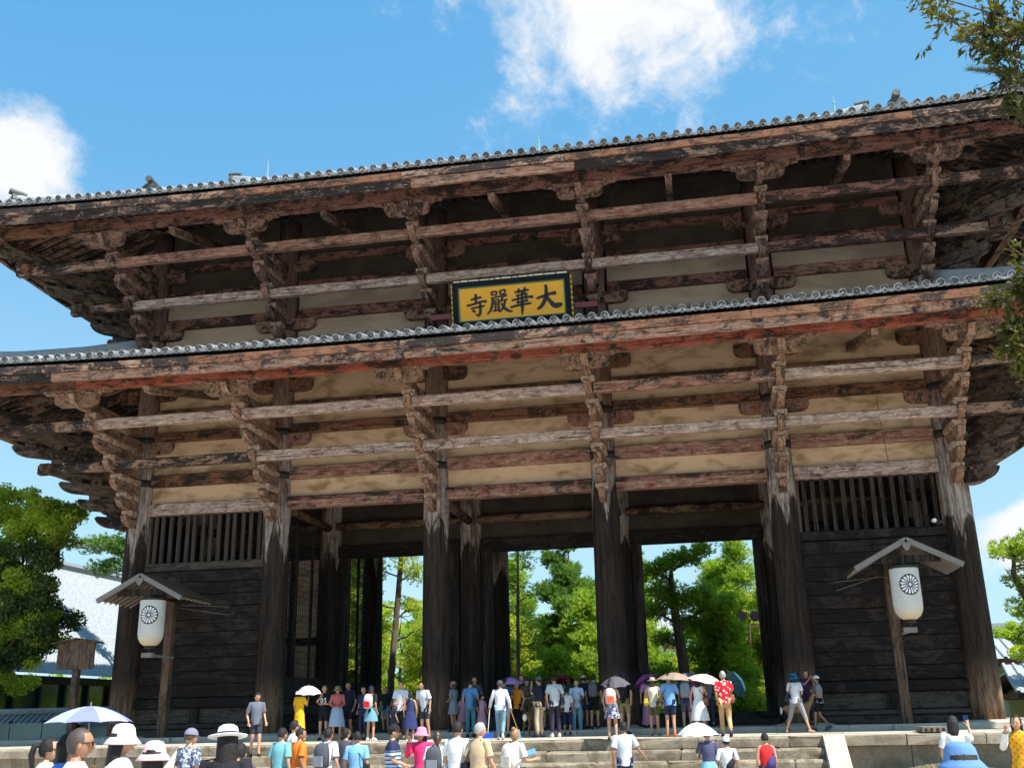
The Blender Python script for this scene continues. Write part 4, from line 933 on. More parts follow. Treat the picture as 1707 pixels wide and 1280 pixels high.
def pine(label, x, y, z0, trunk, pads, n, ln=.26, leaf='pine_leaf', bark='bark', group='trees behind the gate', name='pine_tree', wd=.022, limbs=True, k=9):
    """trunk: list of (x,y,z,r) local; pads: (x,y,z,rx,ry,rz) local"""
    t = thing(name, label, 'tree', (x, y, z0), 0, group); mb = MB()
    mb.tube([p[:3] for p in trunk], [p[3] for p in trunk], 10)
    if limbs:
        T = [Vector(p[:3]) for p in trunk]
        for p in pads:
            q = Vector(p[:3]); zt = max(q.z-.25*math.hypot(q.x, q.y)-.3, T[0].z+.4)
            zt = min(zt, T[-1].z); i = min(range(len(T)-1), key=lambda i: abs((T[i].z+T[i+1].z)/2-zt)); u = min(1, max(0, (zt-T[i].z)/max(.01, T[i+1].z-T[i].z))); base = T[i].lerp(T[i+1], u)
            r = trunk[i][3]*.38; pts = limb(mb, base, q-Vector((0, 0, p[5]*.3)), r, .02, .03, 5, .10, 6)
            for _ in range(4):
                e = q+Vector((jit(p[3]), jit(p[4]), jit(p[5]*.4))); limb(mb, pts[random.choice((2, 3, 4))], e, .022, .008, 0, 3, .08, 4)
    link('trunk', mb.mesh('trunk', bark, True), t)
    sub = []; rad = []
    for p in pads:
        m_ = max(7, int(11*p[3]*p[4]*1.2)+4)
        for _ in range(m_):
            a = random.uniform(0, 6.28); r = math.sqrt(random.random())*.9
            sub.append((p[0]+p[3]*r*math.cos(a), p[1]+p[4]*r*math.sin(a), p[2]+p[5]*random.uniform(-1.1, 1.2)*(1-.5*r*r))); q = random.uniform(.22, .75); rad.append((q, q, q*.8))
    v, f = needle_tufts(blobs(sub, rad, n, .2), ln, k, wd); link('crown', arr_mesh('crown', v, f, leaf), t)
    return t
def pads_round(n, x0, x1, y0, y1, z0, z1, s=(1., .35), taper=0):
    o = []
    for _ in range(n):
        z = random.uniform(z0, z1); f = 1-taper*(z-z0)/max(.01, (z1-z0)); r = s[0]*random.uniform(.6, 1.2)*(.5+.5*f)
        o.append((random.uniform(x0, x1)*f, random.uniform(y0, y1)*f, z, r, r, s[1]*random.uniform(.7, 1.2)))
    return o
def conifer(label, x, y, h, wdt, n, zlow=.15, leaf='pine_leaf', ln=.28, group='trees behind the gate', bark='bark', name='pine_tree', lean=0., seeds=42, wd=.028):
    pads = []
    for i in range(seeds):
        u = (i+.5)/seeds; z = h*(zlow+(1-zlow)*u); R = wdt*(1-u)**.75+.25; a = i*2.4+jit(.4); r = R*random.uniform(.45, .8)
        q = random.uniform(.6, 1.25); pads.append((r*math.cos(a)*q, r*math.sin(a)*q, z+jit(.35), (R*.45+.2)*q, (R*.45+.2)*q, .22+.10*R))
    return pine(label, x, y, -1.3, [(0, 0, 0, .035*h**.8), (lean*.4, 0, h*.4, .025*h**.8), (lean, 0, h*.98, .03)], pads, int(n*2.7), ln, leaf, bark, group, name, wd)
B_ = 'pine_leaf'
def broadleaf(label, x, y, h, blobsl, n, ln, leaf, trunk_r=.35, bark='bark', group='leafy trees beside the gate', name='camphor_tree', sub=.9, inner=.25, per=22, scl=1.):
    t = thing(name, label, 'tree', (x, y, -1.3), 0, group); mb = MB(); mb.tube([(0, 0, 0), (.1, 0, h*.2), (-.1, .1, h*.42), (.1, 0, h*.6)], [trunk_r, trunk_r*.8, trunk_r*.6, trunk_r*.35], 10)
    cs, rs = [], []
    for b in blobsl:
        limb(mb, (0, 0, h*random.uniform(.2, .42)), b[:3], trunk_r*.35, .03, .04, 6, .1, 6)
        for _ in range(per):
            d = Vector((jit(1), jit(1), jit(1))).normalized()*random.uniform(.45, 1.); c = (b[0]+d.x*b[3], b[1]+d.y*b[4], b[2]+d.z*b[5]); cs.append(c); q = sub*random.uniform(.4, 1.); rs.append((q, q, q*.7))
            if random.random() < .5: limb(mb, b[:3], c, .035, .012, 0, 3, .12, 4)
    link('trunk', mb.mesh('trunk', bark, True), t); P = blobs(cs, rs, n, inner); v, f = leaves(P, ln, .5); link('crown', arr_mesh('crown', v, f, leaf), t); t.scale = (scl, scl, scl); return t
# behind the left opening
pine('tall slender pine trunk with tufted needles right in the left opening', -11.3, 22, -1.3, [(0, 0, 0, .24), (.1, 0, 4, .20), (.42, 0, 8, .17), (.62, 0, 11, .14), (.8, 0, 15, .06)],
     [(1.1, 0, 9.6, .75, .7, .35), (-.9, .3, 9.9, .6, .6, .3), (.3, .2, 10.8, 1.2, 1, .4), (1.3, .2, 7.7, .55, .6, .28), (-.3, -.5, 6.7, .5, .5, .25), (-1.2, 0, 8.1, .5, .5, .3), (0, 0, 13, 2.3, 2, .8), (.2, 0, 15, 1.6, 1.5, .6), (1.8, 0, 6.5, .45, .5, .22)], 2600, .22, 'young_pine_leaf')
conifer('bright yellow green young maple at the foot of the left opening', -9.2, 25, 7.4, 2.9, 4200, .05, 'young_pine_leaf', .26, name='maple_tree')
conifer('bushy pale green tree left of the slender pine in the left opening', -13.9, 24, 11.2, 1.9, 3600, .02, 'young_pine_leaf', .26, lean=.2)
conifer('darker green pine standing far behind the left opening', -11.4, 34, 9.8, 3.6, 4200, .05, B_, .30)
conifer('tall dense yellow green tree closing the far left of the left opening', -16.5, 30, 12.5, 3.4, 3000, .02, 'young_pine_leaf', .30)
conifer('tall green pine at the far left of the middle opening', -6.3, 33, 11.5, 3.2, 3800, .03, B_, .30)
conifer('tall mid green pine between the middle and right openings', 1.6, 34, 11.8, 2.8, 4200, .05, B_, .30)
# behind the middle opening
pine('thin young tree with sparse yellow green whorls in the middle opening', -3.55, 19, -1.3, [(0, 0, 0, .13), (.02, 0, 5, .10), (.1, 0, 9, .07), (.15, 0, 12, .03)],
     [(.9, 0, 4.6, .45, .4, .12), (-.7, .2, 5.2, .35, .4, .1), (.8, .3, 6.2, .5, .4, .12), (-.6, -.2, 7.1, .4, .3, .1), (.8, 0, 7.8, .5, .4, .12), (-.45, 0, 8.8, .4, .4, .14), (.7, 0, 9.3, .5, .4, .14), (.15, .2, 10, .6, .5, .2), (0, 0, 11, .6, .6, .3), (1.3, .1, 5.5, .5, .4, .15)], 900, .20, 'young_pine_leaf', 'pale_bark', wd=.014)
conifer('dark layered pine rising to the top of the middle opening', -2.4, 30, 12.4, 2.9, 5200, .2, 'dark_pine_leaf', .32, seeds=20, lean=.3)
conifer('broad mid green pine filling the right of the middle opening', -.7, 26, 8.2, 3.1, 5600, .03, B_, .27)
conifer('yellow green low tree filling the left of the middle opening', -4.6, 23, 6.6, 2.5, 4300, .02, 'young_pine_leaf', .24)
conifer('rounded green tree low between the umbrellas of the middle opening', -1.6, 20, 4.6, 2.5, 3600, .02, B_, .22)
# behind the right opening
pine('old red pine with leaning bare trunk and wide flat crown in the right opening', 4.95, 19.5, -1.3, [(0, 0, 0, .33), (-.05, 0, 3.2, .29), (-.22, 0, 5.4, .25), (-.42, 0, 7.1, .21), (-.46, 0, 8.2, .16), (-.40, 0, 8.7, .08)],
     [(-.5, .2, 8.95, .95, .8, .36), (.6, 0, 9.25, .75, .7, .24), (1.25, 0, 9.75, .5, .4, .16), (-1.45, .1, 8.75, .55, .5, .22), (-1.2, 0, 7.65, .75, .7, .32), (-.55, -.3, 7.1, .85, .7, .38), (.75, .1, 7.4, 1.1, .9, .42), (1.9, .2, 6.9, .8, .7, .36), (-1.5, 0, 6.7, .6, .5, .22), (-1.0, .1, 5.3, .4, .4, .14), (-1.3, .2, 3.6, .85, .6, .26), (.55, .2, 6.1, .6, .5, .2)], 4300, .21, B_)
conifer('tall pointed young pine with candle shoots at the right of the right opening', 8.0, 27.5, 11.7, 2.0, 3600, .1, B_, .26, seeds=30, wd=.02)
conifer('dense green pine behind the leaning red pine', 6.9, 29, 10.0, 3.2, 6500, .03, B_, .29)
conifer('bushy light green pine at the foot of the right opening', 6.6, 20.5, 6.4, 2.3, 4800, .03, 'pine_leaf', .22)
conifer('low dense pine beside the floodlight pole', 9.6, 25, 8.2, 2.6, 3800, .03, 'young_pine_leaf', .25)
conifer('small dark tree under the tiled roofs in the right opening', 3.6, 30, 4.2, 1.5, 1700, .03, 'dark_pine_leaf', .25)
conifer('broad green pine closing the right side of the right opening', 11.8, 31, 10.4, 3.2, 5200, .03, B_, .29)
conifer('yellow green pine low in front of the right opening wood', 5.4, 24, 4.6, 2.3, 3400, .02, 'young_pine_leaf', .23)
for lb_, x_, y_, h_, lf in (('tall leafy tree filling the back of the left opening', -16.5, 42, 11, 'maple_leaf'), ('broad leafy tree far behind the slender pine', -20.5, 47, 12, 'maple_leaf'), ('round leafy tree at the back of the middle opening', -6.5, 44, 9.5, 'maple_leaf'),
                          ('green leafy tree far behind the third front column', -1.5, 46, 10, 'camphor_leaf'), ('green leafy tree far behind the pines of the right opening', 8.5, 42, 9.6, 'maple_leaf'), ('tall leafy tree at the far right behind the right opening', 14, 46, 11.5, 'camphor_leaf')):
    broadleaf(lb_, x_, y_, h_, [(0, 0, h_*.82, 2.6, 2, 1.6), (-2, 0, h_*.6, 2.4, 2, 1.8), (2, 0, h_*.62, 2.4, 2, 1.8), (0, -1, h_*.38, 3.2, 2.4, 1.8), (2.2, 0, h_*.22, 2.4, 2, 1.5), (-2.2, 0, h_*.22, 2.4, 2, 1.5)], 15000, .27, lf, .25, group='trees behind the gate', name='leafy_tree', per=13)
# left of the gate
broadleaf('large camphor tree with bright yellow green top beyond the left end of the gate', -22.4, 2.2, 13, [(4.2, -1.6, 6.2, 1.6, 1.3, 1.0), (2.6, -1.6, 4.6, 2.2, 1.5, 1.3), (4.6, -1.5, 11.2, 1.3, 1.2, .8), (3.2, -1.5, 11.6, 1.7, 1.6, 1.1), (2.4, -1.5, 8.4, 2.4, 1.8, 1.4), (1.8, -1, 12.0, 2.3, 2.2, 1.5), (-2., -1, 12.2, 3, 2.6, 1.8), (3.9, -1, 10.5, 1.5, 1.6, .9), (1, -2, 9.2, 3.0, 2.4, 1.6), (-3, -2, 9, 3, 2.6, 2), (3.0, -1, 7.6, 2.0, 2, 1.4), (0, -1.5, 6.6, 3, 2.2, 1.5), (-4.5, 0, 6.2, 3, 2.5, 1.8)], 62000, .19, 'camphor_leaf', .42, per=24, sub=.7, inner=.1, scl=.845)
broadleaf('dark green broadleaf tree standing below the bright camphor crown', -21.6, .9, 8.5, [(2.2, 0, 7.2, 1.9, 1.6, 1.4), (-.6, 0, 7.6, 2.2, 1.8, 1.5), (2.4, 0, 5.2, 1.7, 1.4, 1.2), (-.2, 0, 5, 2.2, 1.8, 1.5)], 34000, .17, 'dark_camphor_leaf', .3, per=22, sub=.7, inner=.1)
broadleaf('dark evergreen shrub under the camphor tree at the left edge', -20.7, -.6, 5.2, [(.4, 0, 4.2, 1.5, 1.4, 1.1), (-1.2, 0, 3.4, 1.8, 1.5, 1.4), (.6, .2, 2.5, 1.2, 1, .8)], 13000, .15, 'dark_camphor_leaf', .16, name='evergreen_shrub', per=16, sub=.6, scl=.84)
pine('pine branch of a tree hidden behind the left corner column', -25.2, 20, -1.3, [(0, 0, 0, .3), (.1, 0, 5, .25), (-.1, 0, 9, .2), (-.3, 0, 11.6, .1)],
     [(-3.9, 0, 11.75, .9, .5, .20), (-2.6, 0, 11.6, .9, .6, .26), (-1.5, 0, 11.3, .9, .6, .28), (-2.1, 0, 10.4, .9, .5, .22), (-3.0, 0, 10.35, .5, .4, .15), (-.6, .2, 10.6, .8, .7, .3), (-1.0, 0, 12.4, .7, .6, .25)], 1900, .20, 'dark_pine_leaf')
# right of the gate
pine('crooked pine with bright green pads right of the gate', 20.4, 12, -1.3, [(0, 0, 0, .24), (.1, 0, 2.4, .22), (-.3, 0, 4.4, .2), (-1.0, 0, 6.0, .16), (-1.35, 0, 7.0, .12), (-1.2, 0, 7.8, .06)],
     [(-1.2, 0, 8.0, 1.0, .8, .30), (-.1, 0, 7.5, 1.0, .8, .34), (1.2, 0, 7.9, 1.2, 1, .4), (-.7, .2, 6.6, .8, .7, .28), (.6, 0, 6.2, .9, .8, .28), (-1.2, -.2, 5.5, .7, .5, .22), (1.3, 0, 5.3, 1, .9, .3), (-.6, .1, 4.6, .7, .6, .22), (2.4, 0, 6.6, 1.2, 1, .4)], 3300, .21, B_)
broadleaf('leafy green shrub beside the roofs right of the gate', 24.2, 18, 4.6, [(0, 0, 4.0, 1.5, 1.2, .8), (-1.6, 0, 3.2, 1.2, 1.1, .7), (1.5, 0, 3.4, 1.5, 1.2, 1)], 9000, .15, 'camphor_leaf', .14, name='green_shrub', per=14, sub=.6)
broadleaf('full green tree partly hiding the roofs right of the gate', 23.2, 21, 7.5, [(0, 0, 6.4, 2.0, 1.6, 1.2), (-1.5, 0, 5.0, 1.5, 1.4, 1.0), (1.2, 0, 4.6, 1.9, 1.4, 1.2), (-.6, 0, 3.4, 1.2, 1.2, .7)], 16000, .17, 'maple_leaf', .2, name='green_tree', per=14, sub=.6)
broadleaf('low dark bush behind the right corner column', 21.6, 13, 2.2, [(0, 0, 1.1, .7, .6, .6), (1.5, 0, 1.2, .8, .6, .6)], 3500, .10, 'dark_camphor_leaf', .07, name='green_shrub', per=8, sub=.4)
# far wood closing the horizon
cs, rs = [], []
for i in range(240):
    x = -95+190*random.random(); y = random.uniform(96, 125)
    if -18 < x < 60 and random.random() < .35: continue
    cs.append((x, y, random.uniform(-.5, 6.5))); q = random.uniform(1.6, 3.2); rs.append((q, q, q*.9))
v, f = leaves(blobs(cs, rs, 42000, .3), .75, .6); link('far_wood', arr_mesh('far_wood', v, f, 'camphor_leaf'), kind='stuff', label='far green wood closing the view behind the gate', cat='wood')
cs, rs = [], []
for i in range(70):
    cs.append((random.uniform(-16, 12), random.uniform(34, 50), random.uniform(-.8, 1.6))); q = random.uniform(.8, 1.5); rs.append((q, q, q*.8))
v, f = leaves(blobs(cs, rs, 26000, .3), .24, .6); link('undergrowth', arr_mesh('undergrowth', v, f, 'maple_leaf'), kind='stuff', label='bright green undergrowth beyond the gate', cat='undergrowth')
# near tree at the right edge
t = thing('oak_tree', 'olive leaved oak branches of a near tree hanging in at the right edge', 'tree', (13.6, -25.5, -1.3)); mb = MB()
mb.tube([(0, 0, 0), (.1, -.1, 3), (-.1, 0, 6), (0, 0, 9)], [.28, .24, .18, .06], 12)
O = Vector((13.6, -25.5, -1.3)); LC = []; LD = []
def spray(a, b, nt, spread, nl, r=.03):
    """branch from a to b (world) with leafy twigs"""
    a, b = Vector(a)-O, Vector(b)-O; pts = limb(mb, a, b, r, .006, .02, 8, .03, 5)
    for i in range(nt):
        k = random.randint(3, 8); p = pts[k]; d = (b-a).normalized()*random.uniform(.2, 1.)+Vector((jit(1), jit(1), jit(1)))*.9; d.normalize(); e = p+d*random.uniform(.4, 1.)*spread
        e.z -= .10*spread; q = limb(mb, p, e, .005, .002, 0, 4, .1, 3)
        for j in range(nl):
            u = random.uniform(.15, 1.05); c = Vector(p).lerp(e, u)+Vector((jit(.035), jit(.035), jit(.03))); LC.append(c); LD.append(d)
RB = (13.4, -25.6, 4.5)
for tgt, sp, nt in (((8.62, -26.9, 6.62), .30, 20), ((8.75, -26.8, 6.45), .34, 26), ((8.95, -26.9, 6.2), .34, 26), ((9.15, -26.8, 6.0), .34, 30), ((9.25, -26.9, 6.15), .3, 34), ((9.3, -26.7, 5.8), .3, 34), ((9.05, -26.8, 6.3), .3, 26), ((9.2, -26.9, 6.55), .36, 30), ((9.15, -26.8, 5.75), .30, 30), ((9.3, -26.8, 5.45), .26, 26), ((9.05, -26.9, 5.62), .24, 18), ((9.4, -26.7, 6.3), .4, 30)): spray(RB, tgt, nt*2, sp*1.15, 22)
RB = (13.4, -25.6, 3.6)
for tgt, sp, nt in (((8.72, -26.9, 3.62), .22, 30), ((8.85, -26.8, 3.45), .24, 34), ((9.1, -26.9, 3.6), .24, 34), ((9.15, -26.8, 3.25), .24, 30), ((8.95, -26.8, 3.72), .2, 28), ((8.78, -26.9, 3.22), .22, 32), ((8.9, -26.8, 3.05), .22, 28), ((9.0, -26.9, 3.8), .24, 28), ((9.0, -26.8, 3.3), .26, 32), ((9.05, -26.8, 3.0), .2, 20), ((8.98, -26.9, 3.95), .2, 16)): spray(RB, tgt, nt*2, sp*1.15, 22)
C_ = np.array([tuple(c) for c in LC]); D = np.array([tuple(d) for d in LD]); n = len(C_)
a = unit(D*.8+rng.normal(0, .55, (n, 3))+np.array([0, 0, -.35])); b = unit(np.cross(a, rng.normal(0, 1, (n, 3)))); nr_ = np.cross(a, b); L = rng.uniform(.045, .085, (n, 1))
v = np.stack([C_, C_+a*L*.4+b*L*.21+nr_*L*.05, C_+a*L, C_+a*L*.4-b*L*.21+nr_*L*.05], 1).reshape(-1, 3)
link('trunk', mb.mesh('trunk', 'bark', True), t); link('leaves', arr_mesh('leaves', v, np.arange(4*n).reshape(-1, 4), 'oak_leaf'), t)
t = thing('pine_bough', 'blue green pine shoots poking out of the oak leaves at upper right', 'pine bough', (13.2, -25.3, -1.3)); O = Vector((13.2, -25.3, -1.3)); mb = MB(); PC = []; PD = []
mb.tube([(0, 0, 0), (0, 0, 3.5), (-.2, 0, 6.8)], [.16, .13, .08], 8)
for a, b in (((13.0, -25.3, 5.4), (8.72, -26.9, 6.16)), ((13.0, -25.3, 5.4), (8.80, -26.9, 5.83)), ((13.0, -25.3, 4.9), (9.2, -26.9, 5.1))):
    a, b = Vector(a)-O, Vector(b)-O; limb(mb, a, b, .03, .008, 0, 8, .02, 5)
    for i in range(46): 
        u = 1-.115*(i/46); PC.append(a.lerp(b, u)+Vector((jit(.015), jit(.015), jit(.015)))); PD.append((b-a).normalized())
v, f = needle_tufts(np.array([tuple(c) for c in PC]), .085, 16, .0016, .1, np.array([tuple(c) for c in PD])*.6); link('trunk', mb.mesh('trunk', 'bark', True), t); link('needles', arr_mesh('needles', v, f, 'near_pine_leaf'), t)
# ============================================================ people
CLOTH = {}
def cloth(c, pat=None, c2=None):
    key = (tuple(round(x, 3) for x in c), pat, c2)
    if key in CLOTH: return CLOTH[key]
    nm = 'cloth_%d' % len(CLOTH); m, t, b, out = mat(nm); v, raw = coords(t)
    n = t.noise(v, 7, 4); k = t.math('ADD', .82, t.math('MULTIPLY', n, .36))
    base = t.new('ShaderNodeVectorMath', {0: c, 'Scale': k}, operation='SCALE').outputs[0]
    if pat == 'blot':
        f = t.noise(t.vmath('MULTIPLY', raw, (1, 1, 1)), 22, 3, .6, .6); base = t.mix(t.ramp(f, .50, .56), base, c4(c2))
    elif pat == 'stripe':
        z = t.new('ShaderNodeSeparateXYZ', {0: raw}).outputs[2]; s = t.math('SINE', t.math('MULTIPLY', z, 95.)); top = t.ramp(z, 1.30, 1.31)
        base = t.mix(t.ramp(s, .35, .5), base, c4(c2)); base = t.mix(t.ramp(z, 1.28, 1.30), base, c4(c2))
    elif pat == 'hearts':
        vo = t.new('ShaderNodeTexVoronoi', {'Vector': raw, 'Scale': 11.}).outputs['Distance']; base = t.mix(t.ramp(vo, .34, .30), base, c4(c2))
    elif pat == 'check':
        z = t.new('ShaderNodeSeparateXYZ', {0: raw}).outputs; s = t.math('MULTIPLY', t.math('SINE', t.math('MULTIPLY', z[2], 60.)), t.math('SINE', t.math('MULTIPLY', z[0], 60.))); base = t.mix(t.ramp(s, .1, .3), base, c4(c2))
    t.l.new(base, b.inputs['Base Color']); b.inputs['Roughness'].default_value = .85; b.inputs['Specular IOR Level'].default_value = .2
    bump(t, b, t.noise(v, 9, 3), .6, .02); CLOTH[key] = nm; return nm
plain('skin', (.50, .27, .17), .5, var=.06); plain('skin_tan', (.36, .18, .105), .5, var=.06); plain('eye', (.02, .015, .012), .3); plain('lips', (.33, .10, .08), .5)
plain('black_hair', (.014, .011, .010), .62, var=.5, scale=60, bstr=.6, spec=.35); plain('brown_hair', (.06, .03, .018), .4, var=.3, scale=40); plain('grey_hair', (.33, .32, .31), .5, var=.25, scale=40)
plain('light_hair', (.30, .16, .07), .45, var=.3, scale=40); plain('buzz_hair', (.055, .038, .030), .6, var=.35, scale=60)
HAIRM = dict(k='black_hair', b='brown_hair', g='grey_hair', l='light_hair', z='buzz_hair')
tmp_scene = bpy.data.scenes.new('tmp'); JOBS = []
def skin_job(V, E, Rr, lvl, mats_, place):
    me = bpy.data.meshes.new('j'); me.from_pydata(V, E, []); o = bpy.data.objects.new('j', me); tmp_scene.collection.objects.link(o)
    md = o.modifiers.new('s', 'SKIN')
    for i, r in enumerate(Rr): me.skin_vertices[0].data[i].radius = (r, r) if not hasattr(r, '__len__') else r
    me.skin_vertices[0].data[0].use_root = True
    md.use_x_symmetry = False; md.use_smooth_shade = True; md.branch_smoothing = .4
    if lvl: sb = o.modifiers.new('u', 'SUBSURF'); sb.levels = lvl; sb.render_levels = lvl
    JOBS.append((o, mats_, place))
def run_jobs():
    vl = tmp_scene.view_layers[0]; vl.update(); dg = vl.depsgraph
    for o, mats_, place in JOBS:
        me = bpy.data.meshes.new_from_object(o.evaluated_get(dg), depsgraph=dg); me.materials.clear()
        for m in mats_: me.materials.append(MATS[m])
        me.shade_smooth(); place(me)
    for o, _, _ in JOBS: bpy.data.objects.remove(o)
    JOBS.clear(); bpy.data.scenes.remove(tmp_scene)
def ell(mb, c, r, nu=12, nv=9, mi=0, fn=None, keep=None):
    vs = []; c = Vector(c)
    for j in range(nv+1):
        ph = math.pi*j/nv-math.pi/2
        for i in range(nu):
            a = 2*math.pi*i/nu; p = Vector((math.cos(ph)*math.cos(a), math.cos(ph)*math.sin(a), math.sin(ph)))
            if fn: p = fn(p)
            vs.append(Vector((p.x*r[0], p.y*r[1], p.z*r[2]))+c)
    fs = []
    for j in range(nv):
        for i in range(nu):
            k = (i+1) % nu; f = (j*nu+i, j*nu+k, (j+1)*nu+k, (j+1)*nu+i)
            if keep is None or keep(sum((vs[q] for q in f), Vector())/4-c): fs.append(f)
    mb.add(vs, fs, mi)
def head_shape(p):
    x, y, z = p
    if z < 0: x *= 1-.30*(-z)**1.3; y = y*(1-.22*(-z)**1.5)+(.10*(-z) if y > 0 else .12*(-z))
    if y > .3: x *= .95
    return Vector((x, y, z))
def make_person(d):
    h = d['h']; s = h/1.72; name = 'person'; root = thing('person', d['label'], 'person', (d['x'], d['y'], d['z']), -R_(d['hd']), None)
    root['group'] = 'visitors in front of and inside the temple gate'
    root.scale = (s, s, s)
    fat = d.get('fat', 1.)
    J = dict(pel=(0, 0, .93), wai=(0, .0, 1.07), che=(0, .0, 1.27), nkb=(0, -.01, 1.43), nk=(0, .0, 1.49), hc=(0, .015, 1.585))
    lean = d.get('lean', 0.)
    for sd, sg in (('L', -1), ('R', 1)):
        J['hip'+sd] = (sg*.085, 0, .90); J['kne'+sd] = (sg*.10, .02, .49); J['ank'+sd] = (sg*.105, -.03, .085); J['toe'+sd] = (sg*.12, .12, .035); J['hee'+sd] = (sg*.105, -.055, .04)
        J['sho'+sd] = (sg*.165, -.005, 1.405); J['elb'+sd] = (sg*.225, -.03, 1.12); J['wri'+sd] = (sg*.235, .05, .88)
    def mv(k, v): J[k] = tuple(v)
    for sd, sg in (('L', -1), ('R', 1)):           # everyone stands a little differently
        q = jit(.05); J['kne'+sd] = (J['kne'+sd][0]+jit(.015), .02+max(0, q)*.8, .49)
        for k_ in ('ank', 'toe', 'hee'): J[k_+sd] = (J[k_+sd][0]+jit(.004), J[k_+sd][1]+q, J[k_+sd][2])
        q = jit(.06); J['elb'+sd] = (J['elb'+sd][0]+sg*random.uniform(-.01, .04), J['elb'+sd][1]+q, J['elb'+sd][2]); J['wri'+sd] = (J['wri'+sd][0]-sg*random.uniform(-.02, .06), J['wri'+sd][1]+q*1.5+random.uniform(0, .07), J['wri'+sd][2]+random.uniform(0, .04))
    p = d.get('arms', 'down'); prs = {'front': {'elbL': (-.22, .0, 1.13), 'elbR': (.22, .0, 1.13), 'wriL': (-.08, .20, 1.06), 'wriR': (.08, .20, 1.06)},
        'phone': {'elbR': (.20, .16, 1.24), 'wriR': (.07, .30, 1.44), 'elbL': (-.20, .14, 1.22), 'wriL': (-.05, .30, 1.40)},
        'phoneR': {'elbR': (.24, .12, 1.22), 'wriR': (.16, .26, 1.46)}, 'phoneL': {'elbL': (-.24, .12, 1.22), 'wriL': (-.10, .22, 1.50)},
        'umbR': {'elbR': (.23, .08, 1.16), 'wriR': (.13, .24, 1.34)}, 'umbL': {'elbL': (-.23, .08, 1.16), 'wriL': (-.13, .24, 1.34)},
        'chinR': {'elbR': (.21, .14, 1.16), 'wriR': (.09, .16, 1.36), 'elbL': (-.2, .1, 1.12), 'wriL': (.04, .17, 1.13)},
        'sideR': {'elbR': (.30, .0, 1.16), 'wriR': (.42, .10, 1.02)}, 'mapR': {'elbR': (.25, .02, 1.13), 'wriR': (.33, .22, 1.15)}, 'highR': {'elbR': (.29, .12, 1.30), 'wriR': (.27, .24, 1.55)},
        'sweep': {'elbL': (-.27, .0, 1.15), 'wriL': (-.33, .16, .94), 'elbR': (.27, -.02, 1.14), 'wriR': (.30, .10, .90)}, 'hipR': {'elbR': (.33, -.05, 1.15), 'wriR': (.17, .10, 1.02)}}
    for k, v in prs.get(p, {}).items(): mv(k, v)
    lg = d.get('legs', 'stand')
    if lg == 'walk': J['kneL'] = (-.09, .16, .50); J['ankL'] = (-.09, .20, .085); J['toeL'] = (-.09, .35, .035); J['heeL'] = (-.09, .17, .04); J['kneR'] = (.09, .04, .49); J['ankR'] = (.09, -.24, .16); J['toeR'] = (.09, -.12, .04); J['heeR'] = (.09, -.28, .13)
    if lg == 'apart':
        for sd, sg in (('L', -1), ('R', 1)): J['hip'+sd] = (sg*.10, 0, .88); J['kne'+sd] = (sg*.22, .04, .48); J['ank'+sd] = (sg*.36, -.02, .085); J['toe'+sd] = (sg*.42, .12, .035); J['hee'+sd] = (sg*.35, -.045, .04)
    if lean:
        c, s_ = math.cos(lean), math.sin(lean)
        for k in J:
            if k[:3] in ('wai', 'che', 'nkb', 'nk', 'hc', 'sho', 'elb', 'wri'): x, y, z = J[k]; J[k] = (x, y*c+(z-.93)*s_, .93+(z-.93)*c-y*s_)
    V, E, Rr, ix = [], [], [], {}
    def add(k, r, par=None):
        ix[k] = len(V); V.append(J[k]); Rr.append(r)
        if par: E.append((ix[par], ix[k]))
    w_ = .90 if d.get('f') else 1.; fw = fat*w_
    add('pel', .125*fat); add('wai', .108*fw, 'pel'); add('che', .128*fw, 'wai'); add('nkb', .072, 'che'); add('nk', .047*w_, 'nkb'); add('hc', .06, 'nk')
    for sd, sg in (('L', -1), ('R', 1)):
        add('sho'+sd, .056*w_, 'nkb'); add('elb'+sd, .037*w_, 'sho'+sd); add('wri'+sd, .025*w_, 'elb'+sd)
        e, q = Vector(J['elb'+sd]), Vector(J['wri'+sd]); dr = (q-e).normalized(); J['pal'+sd] = tuple(q+dr*.065); add('pal'+sd, (.034, .016), 'wri'+sd)
        side = dr.cross(Vector((0, 1, .2))).normalized(); nrm = dr.cross(side)
        for fi, (o_, L_f) in enumerate(((-.026, .062), (-.009, .075), (.009, .07), (.026, .052))):
            m1 = Vector(J['pal'+sd])+side*o_+dr*L_f*.5; J['f%d'%fi+sd] = tuple(m1); add('f%d'%fi+sd, .0085, 'pal'+sd); J['g%d'%fi+sd] = tuple(m1+dr*L_f*.42-nrm*.018); add('g%d'%fi+sd, .007, 'f%d'%fi+sd)
        m1 = q+dr*.035+side*.042*sg; J['th'+sd] = tuple(m1); add('th'+sd, .010, 'wri'+sd); J['tj'+sd] = tuple(m1+dr*.035+side*.012*sg); add('tj'+sd, .008, 'th'+sd)
        add('hip'+sd, .088*fat*(1.04 if d.get('f') else 1), 'pel'); add('kne'+sd, .056, 'hip'+sd); J['clf'+sd] = tuple(Vector(J['kne'+sd]).lerp(Vector(J['ank'+sd]), .33)-Vector((0, .015, 0))); add('clf'+sd, .050, 'kne'+sd); add('ank'+sd, .034, 'clf'+sd); add('toe'+sd, .032, 'ank'+sd)
    yaw, tilt = R_(d.get('hy', random.uniform(-24, 24))), R_(d.get('ht', random.uniform(-8, 7))); HC = Vector(J['hc'])
    HM = Matrix.Translation(HC) @ Matrix.Rotation(-yaw, 4, 'Z') @ Matrix.Rotation(tilt-lean, 4, 'X')
